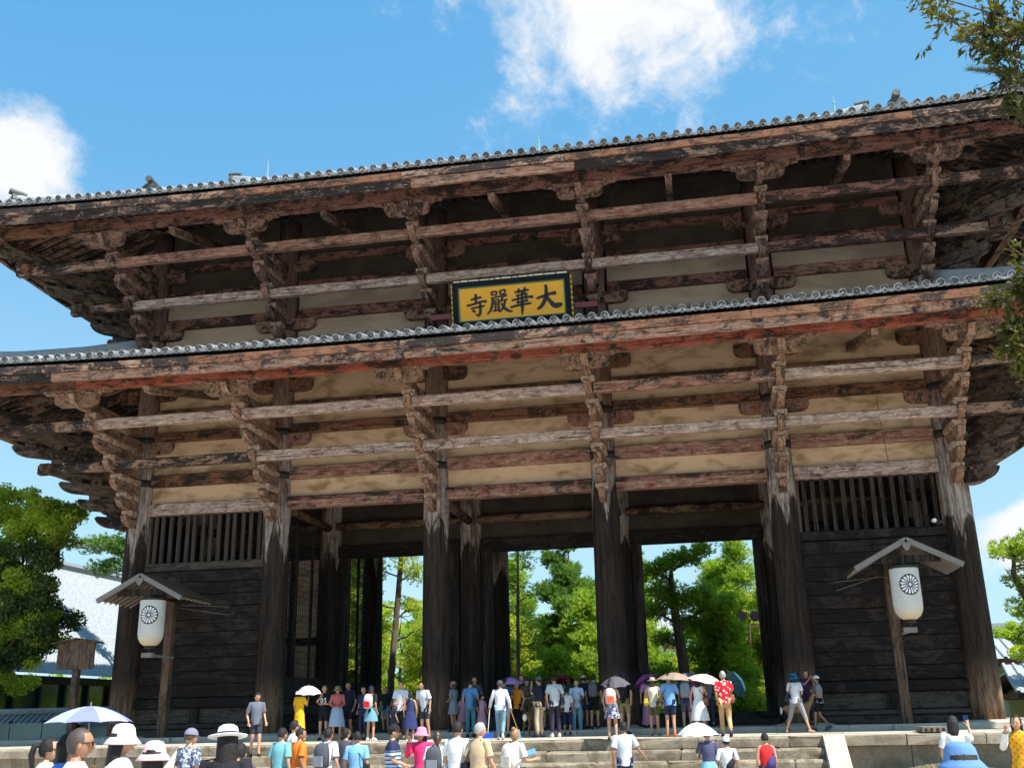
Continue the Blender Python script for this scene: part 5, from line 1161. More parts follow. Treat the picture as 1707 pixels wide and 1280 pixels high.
    def place_body(me):
        mb = MB(); ell(mb, (0, .01, .015), (.078, .098, .118), 16, 12, 0, head_shape)
        ell(mb, (0, .108, -.005), (.013, .018, .026), 6, 5)
        for sg in (-1, 1):
            ell(mb, (sg*.076, .0, .0), (.012, .022, .032), 6, 5); ell(mb, (sg*.031, .096, .018), (.010, .005, .005), 6, 4, 1); ell(mb, (sg*.032, .098, .037), (.015, .004, .003), 6, 3, 1)
        ell(mb, (0, .098, -.052), (.022, .008, .007), 6, 4, 2)
        vs = [tuple(HM @ Vector(v)) for v in mb.v]; bm = bmesh.new(); bm.from_mesh(me); bv = [bm.verts.new(v) for v in vs]
        for f, mi in zip(mb.f, mb.mi):
            if len(set(f)) > 2:
                try: fc = bm.faces.new([bv[i] for i in f]); fc.material_index = mi; fc.smooth = True
                except ValueError: pass
        bm.to_mesh(me); bm.free(); link('body', me, root)
    skin_job(V, E, Rr, 1, [d.get('skin', 'skin'), 'eye', 'lips'], place_body)
    def sub(name, keys, par, rr, m, lvl=1):
        vi = {k: i for i, k in enumerate(keys)}; skin_job([J[k] for k in keys], [(vi[par[k]], vi[k]) for k in keys if par.get(k)], [rr[k] for k in keys], lvl, [m], lambda me, name=name: link(name, me, root))
    # upper garment: open-hemmed shirt body with sleeves, lightly creased
    tc_, sl = d['top'], d.get('sl', 's'); mb = MB(); n = 20; rings = []
    def LT(x, y, z):
        if lean: return (x, y*math.cos(lean)+(z-.93)*math.sin(lean), .93+(z-.93)*math.cos(lean)-y*math.sin(lean))
        return (x, y, z)
    ph = random.uniform(0, 6.28)
    for z, rx, ry in ((.85, .172*fat, .145*fat), (.92, .170*fat, .145*fat), (1.0, .158*fw, .138*fw), (1.08, .152*fw, .132*fw), (1.18, .160*fw, .140*fw), (1.28, .176*fw, .145*fw), (1.36, .185*w_, .125), (1.42, .170*w_, .095), (1.45, .125*w_, .075), (1.468, .070, .062)):
        k_ = .010*max(0, (1.36-z)/.5)
        rings.append([LT(rx*math.cos(2*math.pi*i/n)*(1+k_*4*math.sin(5*2*math.pi*i/n+ph+z*9)), (ry+k_*math.sin(7*2*math.pi*i/n+ph-z*14))*math.sin(2*math.pi*i/n), z+(.012*math.sin(3*2*math.pi*i/n+ph) if z < .86 else 0)) for i in range(n)])
    mb.loft(rings, caps=False)
    if d.get('slc'): link('shirt', mb.mesh('shirt', tc_, True), root); mb = MB()
    for sd, sg in (('L', -1), ('R', 1)):
        S, El, Wr = Vector(J['sho'+sd]), Vector(J['elb'+sd]), Vector(J['wri'+sd]); ins = Vector(LT(sg*.10, 0, 1.40))
        if sl == 's': mb.tube([ins, S, S.lerp(El, .35), S.lerp(El, .74)], [.060, .070*w_, .068*w_, .072*w_], 10, caps=False)
        elif sl == 'l': mb.tube([ins, S, S.lerp(El, .5), El, El.lerp(Wr, .5), Wr.lerp(El, .05)], [.060, .070*w_, .062, .056, .050, .046], 10, caps=False)
    link('shirt' if not d.get('slc') else 'cardigan_sleeves', mb.mesh('shirt', d.get('slc', tc_), True), root)
    bt, bc = d.get('bot', ('pants', cloth((.03, .035, .06))))
    if bt in ('pants', 'shorts', 'crop'):
        keys = ['pel']; par = {}; rr = {'pel': .132*fat}
        for sd in 'LR':
            J['sh'+sd] = tuple(Vector(J['hip'+sd]).lerp(Vector(J['kne'+sd]), .86)); J['cr'+sd] = tuple(Vector(J['kne'+sd]).lerp(Vector(J['ank'+sd]), .45)); J['an'+sd] = tuple(Vector(J['kne'+sd]).lerp(Vector(J['ank'+sd]), .93))
            keys += ['hip'+sd]; par['hip'+sd] = 'pel'; rr['hip'+sd] = .102*fat
            if bt == 'shorts': keys.append('sh'+sd); par['sh'+sd] = 'hip'+sd; rr['sh'+sd] = .082
            else:
                keys += ['kne'+sd]; par['kne'+sd] = 'hip'+sd; rr['kne'+sd] = .074
                q = 'cr' if bt == 'crop' else 'an'; keys.append(q+sd); par[q+sd] = 'kne'+sd; rr[q+sd] = .060
        sub('trousers' if bt != 'shorts' else 'shorts', keys, par, rr, bc)
    else:
        zb = {'skirt': .42, 'mini': .60, 'long': .12, 'dress': .45}[bt]; mb = MB(); rings = []; n = 20
        for q in range(6):
            u = q/5; z = 1.05+(zb-1.05)*u; r = (.125+.09*u**.8)*(1.15 if bt in ('skirt', 'dress') else 1.); rings.append([((r*(1.12)+.012*math.sin(i*5*2*math.pi/n)*u)*math.cos(2*math.pi*i/n), (r*.9+.012*math.sin(i*5*2*math.pi/n)*u)*math.sin(2*math.pi*i/n), z) for i in range(n)])
        mb.loft(rings, caps=False); link('skirt', mb.mesh('skirt', bc, True), root)
    for sd in 'LR':                               # shoes
        a, t_ = Vector(J['hee'+sd]), Vector(J['toe'+sd]); c = (a+t_)/2; mb = MB(); dr = (t_-a); L = dr.length; an = math.atan2(dr.x, dr.y)
        M = Matrix.Translation((c.x, c.y, max(.045, c.z))) @ Matrix.Rotation(-an, 4, 'Z') @ Matrix.Rotation(math.asin(max(-1, min(1, dr.z/L))), 4, 'X')
        rings = []
        for q, (yy, wx, zt) in enumerate(((-.13, .028, .03), (-.10, .036, .05), (-.02, .040, .055), (.07, .046, .025), (.12, .038, .01), (.145, .02, -.01))): rings.append([tuple(M @ Vector(v)) for v in ((-wx, yy, -.045), (wx, yy, -.045), (wx*.9, yy, zt*.6), (wx*.4, yy, zt), (-wx*.4, yy, zt), (-wx*.9, yy, zt*.6))])
        mb.loft(rings); link('shoe', mb.mesh('shoe', d.get('shoe', cloth((.04, .04, .05))), True), root)
    # hair
    hr, hm = d.get('hair', 'short'), HAIRM[d.get('hc', 'k')]; mb = MB()
    if hr != 'bald':
        zc = -.072 if hr in ('short', 'buzz') else -.085; k_ = 1.0 if hr != 'buzz' else .955
        ell(mb, (0, .0, .022), (.088*k_, .108*k_, .122*k_), 18, 12, 0, None, lambda c: (c.y < .028 or c.z > .068+.02*abs(c.x)/.08) and c.z > (zc if c.y < -.03 else zc+.05+abs(c.y+.03)*.3) and not (c.y > .085 and c.z < .08) and not (d.get('hat') and c.z > .055))
        mb.v = [(x+jit(.004), y+jit(.005), z+jit(.004)) for x, y, z in mb.v]
        if hr in ('long', 'bob'):
            zb = -.42 if hr == 'long' else -.20; rings = []
            for q in range(6):
                u = q/5; z = .06+(zb-.06)*u; wx = (.088+.012*math.sin(3*u)) if hr == 'bob' else .088+.025*math.sin(2.2*u)-.03*u; rings.append([(wx*math.cos(a), -.035-.02*u+(.075-.02*u)*math.sin(a) if math.sin(a) < 0 else -.01-.03*u+.03*math.sin(a), z) for a in [2*math.pi*i/14 for i in range(14)]])
            mb.loft(rings)
        if hr == 'pony': mb.tube([(0, -.09, .06), (0, -.15, .05), (0, -.17, -.04), (0, -.15, -.16), (0, -.13, -.24)], [.025, .036, .034, .026, .006], 8)
        if hr == 'bun': ell(mb, (0, -.06, .125), (.045, .045, .04), 8, 6)
    HR = link('hair', mb.mesh('hair', hm, True), root) if mb.v else None
    def hm_set(o): o.matrix_basis = HM; return o
    if HR: hm_set(HR)
    ht = d.get('hat')
    if ht:
        kind, hc_ = ht[0], ht[1]; mb = MB()
        if kind == 'cap':
            ell(mb, (0, 0, .045), (.096, .112, .105), 16, 10, 0, None, lambda c: c.z > -.01)
            mb.loft([[(.085*math.sin(a), .085+q*.085*math.cos(a)+(0 if q else -.01), .045-.012*q+(.01 if up else 0)) for a in [R_(-75+15*i) for i in range(11)] for up in (0,)] for q in (0, .5, 1.)], caps=False, closed=False)
            sg = -1 if d.get('capback') else 1
            if sg < 0: mb.v = [(-x, -y, z) for x, y, z in mb.v]
        elif kind == 'bucket': mb.lathe([(.005, .148), (.04, .145), (.070, .134), (.090, .108), (.100, .066), (.104, .04), (.128, .014), (.155, -.018), (.152, -.024), (.125, .006), (.10, .03)], 24)
        elif kind == 'wide': mb.lathe([(.005, .150), (.05, .147), (.08, .128), (.096, .07), (.10, .048), (.13, .045), (.168, .055), (.169, .048), (.13, .036), (.098, .038)], 26)
        H_ = hm_set(link('hat', mb.mesh('hat', hc_, True), root)); H_.matrix_basis = HM @ Matrix.Rotation(R_(d.get('hattilt', 4)), 4, 'X')
        if len(ht) > 2:
            mb = MB(); mb.lathe([(.1005 if kind == 'wide' else .106, .050), (.104, .052), (.1005, .082), (.098, .082)], 24); link('hat_band', mb.mesh('hat_band', ht[2], True), H_)
    if d.get('specs'):
        mb = MB()
        for sg in (-1, 1): mb.box((sg*.012 if sg > 0 else -.062, .100, .002), (.062 if sg > 0 else -.012, .112, .032)); mb.box((sg*.060-.002, .0, .018), (sg*.060+.014*sg, .105, .026))
        mb.box((-.014, .104, .018), (.014, .11, .026)); hm_set(link('glasses', mb.mesh('glasses', 'lens_black' if d['specs'] == 'sun' else 'black_iron'), root))
    if d.get('num'):
        mb = MB(); q = .0011
        zero = [(-32, 40, 9), (-20, 62, 9), (-8, 40, 9), (-8, 20, 9), (-20, -2, 9), (-32, 20, 9), (-32, 40, 9)]; three = [(10, 58, 9), (30, 58, 9), (22, 36, 9), (34, 20, 9), (24, 0, 9), (8, 4, 9)]
        for st in (zero, three): stroke(mb, [(-x*q*2.2, 1.16+z*q*2.2, wd_*q*2.2) for x, z, wd_ in st], .150, .012)
        link('number', mb.mesh('number', 'crest_white'), root)
    W2 = root.location; RZ = Matrix.Translation(W2) @ Matrix.Rotation(-R_(d['hd']), 4, 'Z') @ Matrix.Scale(s, 4)
    def wpos(v): return RZ @ Vector(v)
    for acc in d.get('acc', ()):
        kind, c1 = acc[0], acc[1]; lb = acc[2]
        if kind == 'pack':
            a = thing('backpack', lb, 'backpack', wpos((0, -.14, 1.0)), -R_(d['hd'])); a.scale = (s, s, s); a.rotation_euler[0] = -lean; mb = MB(); rg = []
            for z, wx, dp in ((0, .11, .10), (.03, .145, .14), (.2, .15, .16), (.34, .14, .14), (.42, .115, .10), (.45, .07, .05)): rg.append([(-wx, -.01, z), (-wx, -dp*.7, z), (-wx*.75, -dp, z), (wx*.75, -dp, z), (wx, -dp*.7, z), (wx, -.01, z)])
            mb.loft(rg); link('bag', mb.mesh('bag', c1, True), a); c2 = acc[3] if len(acc) > 3 else c1
            mb = MB(); mb.loft([[(-x_, -.13, z) for x_ in (.10,)]+[(-.10, -.19, z), (.10, -.19, z), (.10, -.13, z)] for z in (.03, .22)]); link('pocket', mb.mesh('pocket', c2), a)
            for sg in (-1, 1): mb = MB(); mb.tube([(sg*.10, -.02, .08), (sg*.16, .05, .12), (sg*.13, .24, .25), (sg*.10, .22, .38), (sg*.09, .12, .475), (sg*.08, 0, .44)], .016, 6); link('strap', mb.mesh('strap', c2), a)
        elif kind == 'bag':                           # shoulder bag on a strap; acc[3] = side
            sg = acc[3] if len(acc) > 3 else 1; bk = acc[4] if len(acc) > 4 else 0.; a = thing('shoulder_bag', lb, 'bag', wpos((sg*.21, bk, .88)), -R_(d['hd'])); a.scale = (s, s, s)
            mb = MB(); mb.loft([[(-.05, -.12, 0), (.05, -.12, 0), (.05, .12, 0), (-.05, .12, 0)], [(-.065, -.14, .08), (.065, -.14, .08), (.065, .14, .08), (-.065, .14, .08)], [(-.045, -.12, .22), (.045, -.12, .22), (.045, .12, .22), (-.045, .12, .22)]]); link('bag', mb.mesh('bag', c1), a)
            mb = MB(); mb.tube([(0, -.10, .2), (-sg*.12, -.14-bk, .40), (-sg*(.30), -.06-bk, .565), (-sg*.30, .06-bk, .55), (-sg*.10, .15-bk, .36), (0, .10, .2)], .010, 5); link('strap', mb.mesh('strap', c1), a)
        elif kind == 'sling':
            a = thing('sling_bag', lb, 'bag', wpos((.02, -.17, 1.05)), -R_(d['hd'])); a.scale = (s, s, s); mb = MB(); mb.loft([[(-.06, -.06, -.12), (.06, -.06, -.12), (.06, .0, -.12), (-.06, .0, -.12)], [(-.085, -.08, 0), (.085, -.08, 0), (.085, .01, 0), (-.085, .01, 0)], [(-.04, -.05, .2), (.04, -.05, .2), (.04, .01, .2), (-.04, .01, .2)]])
            b_ = link('bag', mb.mesh('bag', c1, True), a); b_.rotation_euler = (0, R_(32), 0); mb = MB(); mb.tube([(.1, .03, .2), (.13, .14, .36), (.04, .30, .28), (-.14, .26, -.02), (-.13, .06, -.14)], .014, 5); link('strap', mb.mesh('strap', c1), a)
        elif kind == 'phone':
            hk = 'wri'+('L' if p == 'phoneL' else 'R'); v = Vector(J[hk])+Vector((-.02 if hk[-1] == 'R' else .0, .04, .09)); a = link('phone', MB().box((-.037, -.005, -.075), (.037, .005, .075)).mesh('phone', c1), None, wpos(v), (R_(8), 0, -R_(d['hd'])), None, lb, 'phone')
        elif kind == 'umb':
            sg = -1 if p == 'umbL' else 1; v = wpos((sg*.13, .24, 1.26)); umbrella(v, acc[1], lb, *(acc[3:]))
def umbrella(v, c1, lb, tilt=0, tdir=0, R=.50, c2=None, top=None, handle=True, Lsh=.50, drop=.22):
    """v: grip point; leaning by tilt degrees towards tdir"""
    a = thing('umbrella', lb, 'umbrella', v); a.rotation_euler = (R_(tilt)*math.cos(R_(tdir)), R_(tilt)*math.sin(R_(tdir)), 0)
    n = 8; H = Lsh
    mb = MB(); sm = 4; vs = []
    def pt(i, u): an = 2*math.pi*i/n; return Vector((R*u*math.cos(an), R*u*math.sin(an), H-drop*(u**1.9)-.0))
    for i in range(n):
        for q in range(6):
            u0, u1 = q/6, (q+1)/6
            for e in range(sm):
                def P(u, w): a_, b_ = pt(i, u), pt(i+1, u); m_ = a_.lerp(b_, w); m_.z -= 0; k = 1-.07*u*math.sin(math.pi*w); return Vector((m_.x*k, m_.y*k, m_.z+.012*u*u*math.sin(math.pi*w)))
                mb.add([P(u0, e/sm), P(u1, e/sm), P(u1, (e+1)/sm), P(u0, (e+1)/sm)] if u0 > 0 else [P(0, 0), P(u1, e/sm), P(u1, (e+1)/sm)], [(0, 1, 2, 3)] if u0 > 0 else [(0, 1, 2)], (i % 2) if c2 else 0)
    me = mb.mesh('canopy', [c1]+([c2] if c2 else []), False); link('canopy', me, a)
    link('shaft', MB().tube([(0, 0, -.05), (0, 0, H+.04)], .007, 6).mesh('shaft', 'grey_metal'), a); link('handle', MB().tube([(0, 0, -.12), (0, 0, -.02)], .014, 8).mesh('handle', 'black_iron'), a)
    for i in range(n):
        link('rib', MB().tube([pt(i, .02)-Vector((0, 0, .006)), pt(i, .5)-Vector((0, 0, .008)), pt(i, .99)-Vector((0, 0, .006))], .004, 4).mesh('rib', 'grey_metal'), a)
plain('lens_black', (.01, .01, .012), .15)
def deer(x, y, z, hd, s, label, up=0.):
    root = thing('deer', label, 'deer', (x, y, z), -R_(hd)); root.scale = (s, s, s)
    P = dict(rump=(0, -.42, .74), hip=(0, -.30, .76), bel=(0, -.02, .70), che=(0, .28, .70), nk0=(0, .42, .84), nk1=(0, .50, 1.02+up), hd=(0, .56, 1.12+up), mz=(0, .70, 1.06+up), ns=(0, .78, 1.03+up), ta=(0, -.52, .70), tb=(0, -.55, .60))
    rr = dict(rump=.12, hip=.155, bel=.165, che=.15, nk0=.10, nk1=.065, hd=.062, mz=.038, ns=.026, ta=.035, tb=.02)
    ed = [('hip', 'rump'), ('hip', 'bel'), ('bel', 'che'), ('che', 'nk0'), ('nk0', 'nk1'), ('nk1', 'hd'), ('hd', 'mz'), ('mz', 'ns'), ('rump', 'ta'), ('ta', 'tb')]
    keys = ['bel', 'hip', 'rump', 'che', 'nk0', 'nk1', 'hd', 'mz', 'ns', 'ta', 'tb']
    for sd, sg in (('L', -1), ('R', 1)):
        for k, v, r in (('th', (sg*.09, -.34, .62), .085), ('kn', (sg*.10, -.26, .46), .05), ('hk', (sg*.10, -.42, .30), .028), ('hs', (sg*.10, -.38, .10), .020), ('hf', (sg*.10, -.35, .025), .024), ('sh', (sg*.08, .28, .56), .065), ('fk', (sg*.085, .28, .34), .032), ('fs', (sg*.085, .28, .12), .020), ('ff', (sg*.085, .30, .025), .024)): P[k+sd] = v; rr[k+sd] = r; keys.append(k+sd)
        ed += [('hip', 'th'+sd), ('th'+sd, 'kn'+sd), ('kn'+sd, 'hk'+sd), ('hk'+sd, 'hs'+sd), ('hs'+sd, 'hf'+sd), ('che', 'sh'+sd), ('sh'+sd, 'fk'+sd), ('fk'+sd, 'fs'+sd), ('fs'+sd, 'ff'+sd)]
    ix = {k: i for i, k in enumerate(keys)}; skin_job([P[k] for k in keys], [(ix[a], ix[b]) for a, b in ed], [rr[k] for k in keys], 1, ['deer_coat'], lambda me: link('body', me, root))
    for sg in (-1, 1):
        mb = MB(); ell(mb, (0, 0, 0), (.022, .035, .075), 7, 6); o = link('ear', mb.mesh('ear', 'deer_coat', True), root, (sg*.075, .50, 1.19+up), (R_(20), R_(sg*45), 0)); mb = MB(); ell(mb, (sg*.052, .61, 1.13+up), (.008, .012, .010), 6, 4); link('eye', mb.mesh('eye', 'eye'), root)
    mb = MB(); ell(mb, (0, -.555, .66), (.085, .03, .12), 8, 6); link('rump_patch', mb.mesh('rump_patch', 'crest_white', True), root)
blotch('deer_coat', (.17, .10, .05), (.27, .17, .09), (.36, .26, .16), 5, k2=.35, bstr=.3)
# colours
WH, OW, BL, NV, GY, DG = (.70, .70, .69), (.66, .62, .55), (.018, .018, .022), (.025, .032, .08), (.22, .24, .28), (.07, .075, .09)
SKB, LB, DN, KH, OR, RD, PK, TL = (.18, .40, .66), (.38, .55, .72), (.10, .20, .34), (.40, .30, .17), (.85, .20, .03), (.70, .03, .03), (.60, .30, .34), (.16, .40, .44)
PEOPLE = [
 dict(x=-0.75, y=-25.05, z=-1.30, h=1.62, hd=70, f=1, hair='pony', specs='sun', top=cloth((.36,.42,.52)), label='woman with long dark ponytail and sunglasses in grey blue top at the left edge'),
 dict(x=-1.17, y=-24.13, z=-1.30, h=1.52, hd=60, f=1, hair='long', hat=('cap', cloth(BL)), top=cloth(GY), label='person in glossy black cap half hidden behind the ponytail woman'),
 dict(x=1.03, y=-27.36, z=-1.30, h=1.72, hd=62, hair='buzz', hc='z', specs='sun', top=cloth(WH), fat=1.12, skin='skin_tan', label='large man with shaved dark head, sunglasses and white tee in the lower left'),
 dict(x=-0.06, y=-25.80, z=-1.30, h=1.66, hd=75, f=1, hair='bob', top=cloth((.12,.25,.7)), arms='umbR', acc=[('umb', cloth((.20,.22,.62)), 'purple blue umbrella with pale panels above the shaved head man', 0, 0, .41, cloth((.34,.38,.74)), None, True, .70, .15)], label='woman in blue under the purple blue umbrella beside the shaved head man'),
 dict(x=1.11, y=-26.84, z=-1.30, h=1.74, hd=55, f=1, hair='bob', hat=('bucket', cloth((.74,.68,.66))), top=cloth(WH), ht=-5, label='woman in white bucket hat and white top in the lower left crowd'),
 dict(x=1.54, y=-27.06, z=-1.30, h=1.60, hd=-10, f=1, hair='long', hat=('bucket', cloth((.72,.46,.48))), hattilt=-8, top=cloth((.16,.12,.12)), label='woman with pale pink bucket hat over long dark hair'),
 dict(x=-1.32, y=-20.77, z=-1.30, h=1.66, hd=25, hair='short', hc='b', hat=('cap', cloth((.20,.19,.26))), top=cloth((.07,.09,.15),'blot',(.5,.55,.6)), ht=-12, arms='front', bot=('pants', cloth(DG)), acc=[('bag', cloth((.22,.09,.04)), 'brown strap bag across the patterned shirt man', -1, 0)], label='man in grey cap and blue white patterned shirt below the platform'),
 dict(x=1.98, y=-26.62, z=-1.30, h=1.71, hd=-14, f=1, hair='long', hat=('wide', cloth((.80,.78,.78)), cloth(NV)), hattilt=-10, top=cloth(BL), label='woman with wide white hat with navy band over long black hair'),
 dict(x=0.96, y=-24.11, z=-1.30, h=1.52, hd=10, f=1, hair='short', top=cloth((.03,.08,.55)), acc=[('pack', cloth((.25,.40,.45)), 'teal strapped backpack on the person in bright blue')], label='person in bright blue top behind the wide white hat'),
 dict(x=-1.47, y=-16.99, z=-1.30, h=1.62, hd=20, hair='short', top=cloth(TL), bot=('pants', cloth(NV)), label='man in teal polo shirt seen from behind on the left steps'),
 dict(x=-2.20, y=-14.59, z=-1.30, h=1.74, hd=60, hair='short', specs='clear', top=cloth(OW), label='man with glasses in white shirt beside the teal polo man'),
 dict(x=-1.36, y=-16.41, z=-1.30, h=1.61, hd=40, hair='short', top=cloth(OR), bot=('pants', cloth(OW)), ht=-15, skin='skin_tan', label='man in bright orange tee and pale trousers on the left steps'),
 dict(x=-0.71, y=-16.70, z=-1.30, h=1.60, hd=15, hair='short', top=cloth(WH), bot=('pants', cloth(OW)), acc=[('pack', cloth(DG), 'dark and grey backpack on the white tee man at the left steps', cloth(GY))], label='man in white tee with dark grey backpack on the left steps'),
 dict(x=-1.23, y=-14.23, z=-1.30, h=1.57, hd=5, f=1, hair='bun', top=cloth((.07,.06,.09)), label='woman with tied dark hair in dark grey blouse on the steps'),
 dict(x=-0.22, y=-16.53, z=-1.30, h=1.53, hd=-8, hair='short', top=cloth(SKB), acc=[('bag', cloth(BL), 'black crossbody bag on the sky blue tee man', 1, -.06)], label='man in sky blue tee with black shoulder strap on the steps'),
 dict(x=0.82, y=-17.77, z=-1.30, h=1.64, hd=75, hair='short', hat=('cap', cloth(BL)), top=cloth((.42,.56,.75),'stripe',NV), arms='front', specs='clear', bot=('pants', cloth(SKB)), label='man in black cap and striped navy polo at the foot of the steps'),
 dict(x=1.02, y=-16.68, z=-1.30, h=1.58, hd=185, f=1, hair='long', hat=('bucket', cloth((.78,.25,.42))), top=cloth((.70,.04,.16)), sl='l', arms='phoneR', label='woman in pink bucket hat and crimson top facing the camera'),
 dict(x=1.53, y=-17.58, z=-1.30, h=1.52, hd=5, f=1, hair='pony', hc='b', top=cloth(WH), acc=[('pack', cloth(DG), 'grey backpack under the long ponytail', cloth(GY))], label='woman with long light ponytail and white top on the steps'),
 dict(x=2.02, y=-18.18, z=-1.30, h=1.67, hd=20, hair='short', top=cloth(WH), fat=1.06, bot=('pants', cloth(DN)), label='man with thinning dark hair in plain white tee on the steps'),
 dict(x=2.43, y=-18.39, z=-1.30, h=1.65, hd=30, hair='short', hc='g', top=cloth((.52,.38,.24)), fat=1.1, acc=[('bag', cloth(BL), 'black shoulder bag on the grey haired man', -1, -.05)], bot=('pants', cloth(KH)), label='grey haired man in beige polo shirt at the foot of the steps'),
 dict(x=2.71, y=-16.81, z=-1.30, h=1.53, hd=25, f=1, hair='bun', hc='l', top=cloth(WH), arms='mapR', acc=[('pack', cloth(OW), 'cream backpack on the light haired woman')], label='woman with light brown hair in white tee holding a blue leaflet'),
 dict(x=4.37, y=-14.07, z=-1.30, h=1.59, hd=-12, hair='short', top=cloth((.50,.54,.58)), legs='walk', arms='sideR', skin='skin_tan', bot=('pants', cloth(NV)), label='man in pale grey tee and navy trousers climbing the middle steps'),
 dict(x=5.98, y=-15.00, z=-1.30, h=1.44, hd=-20, f=1, hair='short', top=cloth((.07,.075,.14)), bot=('skirt', cloth((.20,.45,.52))), arms='umbL', acc=[('umb', cloth((.62,.64,.74)), 'pale lilac umbrella over the navy tee and blue skirt', 4, 0, .38, None)], label='woman in navy tee and light blue skirt on the right steps'),
 dict(x=6.31, y=-15.00, z=-1.30, h=1.30, hd=-10, f=1, hair='short', hat=('cap', cloth((.55,.56,.66))), top=cloth(WH), acc=[('sling', cloth(BL), 'black sling bag on the child in white cap')], label='child in white cap and white tee on the right steps'),
 dict(x=7.01, y=-15.02, z=-1.30, h=1.35, hd=-15, hair='short', sl='n', top=cloth(RD), bot=('shorts', cloth(NV)), acc=[('sling', cloth((.05,.05,.16)), 'navy sling bag on the red tank top boy')], label='boy in bright red tank top on the right steps'),
 dict(x=9.90, y=-16.88, z=-1.30, h=1.60, hd=5, f=1, hair='bob', top=cloth(WH), arms='highR', bot=('pants', cloth((.35,.5,.62))), acc=[('phone', cloth((.02,.05,.16)), 'dark blue phone raised by the white tee woman at right')], label='woman with dark bob in white tee raising a phone at right'),
 dict(x=10.68, y=-17.57, z=-1.30, h=1.60, hd=200, f=1, hair='long', top=cloth((.70,.36,.02),'check',(.55,.22,.02)), slc=cloth(WH), sl='l', arms='phoneR', bot=('long', cloth((.70,.36,.02),'check',(.55,.22,.02))), label='woman in yellow checked dress and white cardigan at the right edge'),
 dict(x=7.45, y=-29.04, z=-1.30, h=1.55, hd=-20, f=1, hair='bob', hat=('bucket', cloth((.12,.24,.48))), top=cloth((.10,.2,.42)), label='person in large blue bucket hat at the lower right edge'),
 dict(x=-6.96, y=-5.55, z=-0.52, h=1.76, hd=150, hair='short', top=cloth((.13,.145,.185)), bot=('shorts', cloth((.04,.04,.055))), legs='walk', ht=-28, shoe=cloth(BL), label='man in grey tee and dark shorts walking down the left steps looking down'),
 dict(x=3.37, y=-5.30, z=-0.25, h=1.62, hd=0, f=1, hair='pony', sl='n', top=cloth((.30,.45,.6)), bot=('mini', cloth((.05,.05,.12),'blot',(.5,.5,.55))), arms='umbR', acc=[('umb', cloth((.10,.09,.11)), 'charcoal umbrella in front of the third front column', 14, 0, .42, None, None), ('pack', cloth((.62,.50,.46)), 'cream and red backpack under the charcoal umbrella', cloth((.60,.12,.06)))], label='woman with cream backpack under the charcoal umbrella on the steps'),
 dict(x=-6.17, y=-4.20, z=-0.23, h=1.60, hd=20, f=1, hair='long', top=cloth((.78,.42,.02)), bot=('long', cloth((.78,.42,.02))), arms='umbR', shoe=cloth(WH), acc=[('umb', cloth((.72,.58,.64)), 'pale pink umbrella hiding the head of the yellow dress woman', 10, 20, .42)], label='woman in long yellow dress under the pale pink umbrella'),
 dict(x=-6.10, y=-2.30, z=-0.18, h=1.68, hd=170, hair='short', top=cloth((.014,.014,.02)), bot=('shorts', cloth(BL)), arms='chinR', legs='stand', ht=8, num='03', shoe=cloth(BL), label='boy in black jersey with white number 03 leaning near the palisade'),
 dict(x=-5.62, y=-2.40, z=-0.18, h=1.64, hd=165, f=1, hair='long', hat=('bucket', cloth((.20,.15,.07))), specs='sun', top=cloth((.48,.13,.13)), sl='l', bot=('skirt', cloth((.30,.42,.60))), arms='front', shoe=cloth((.6,.35,.02)), label='woman in olive hat, dusty red blouse and pale blue skirt'),
 dict(x=-5.44, y=-1.90, z=-0.17, h=1.76, hd=190, hair='short', top=cloth((.02,.02,.035)), bot=('shorts', cloth((.02,.02,.04))), shoe=cloth(NV), skin='skin_tan', label='man in navy tee with yellow print standing behind the skirted woman'),
 dict(x=-4.25, y=-3.20, z=-0.20, h=1.62, hd=10, f=1, hair='long', hat=('cap', cloth(NV)), top=cloth(BL), bot=('mini', cloth((.14,.34,.46))), shoe=cloth(WH), arms='phoneL', acc=[('pack', cloth((.55,.58,.56)), 'red and white backpack on the denim skirt woman', cloth((.65,.02,.03)))], label='woman with red and white backpack and short denim skirt'),
 dict(x=-4.75, y=-2.40, z=-0.18, h=1.60, hd=200, hair='short', top=cloth(NV), bot=('pants', cloth(NV)), label='person in navy standing just behind the denim skirt woman'),
 dict(x=-5.24, y=1.60, z=-0.02, h=1.52, hd=185, f=1, hair='short', top=cloth(BL), bot=('shorts', cloth((.12,.24,.34))), label='youth in black top and blue shorts in the shade of the left passage'),
 dict(x=-3.35, y=-3.00, z=-0.20, h=1.74, hd=175, hair='short', top=cloth((.66,.70,.78)), bot=('pants', cloth(BL)), arms='front', acc=[('bag', cloth((.52,.25,.05)), 'tan leather bag hanging in front of the smiling man', -1, .16)], label='smiling young man in pale tee with a tan leather bag'),
 dict(x=-2.68, y=-4.30, z=-0.23, h=1.40, hd=-8, f=1, hair='pony', sl='n', top=cloth((.03,.04,.12)), bot=('dress', cloth((.03,.04,.13))), shoe=cloth(WH), label='girl in sleeveless navy dress with white belt'),
 dict(x=-2.57, y=-3.00, z=-0.20, h=1.74, hd=200, hair='short', top=cloth((.62,.68,.76)), bot=('shorts', cloth((.05,.055,.08))), lean=.30, acc=[('pack', cloth(BL), 'black backpack on the young man bending forward')], label='young man in pale blue tee bending forward beside the second column'),
 dict(x=-3.30, y=-3.90, z=-0.22, h=1.12, hd=40, f=1, hair='bob', hc='b', top=cloth((.03,.03,.05)), label='small child with brown hair between the grown ups in the left bay'),
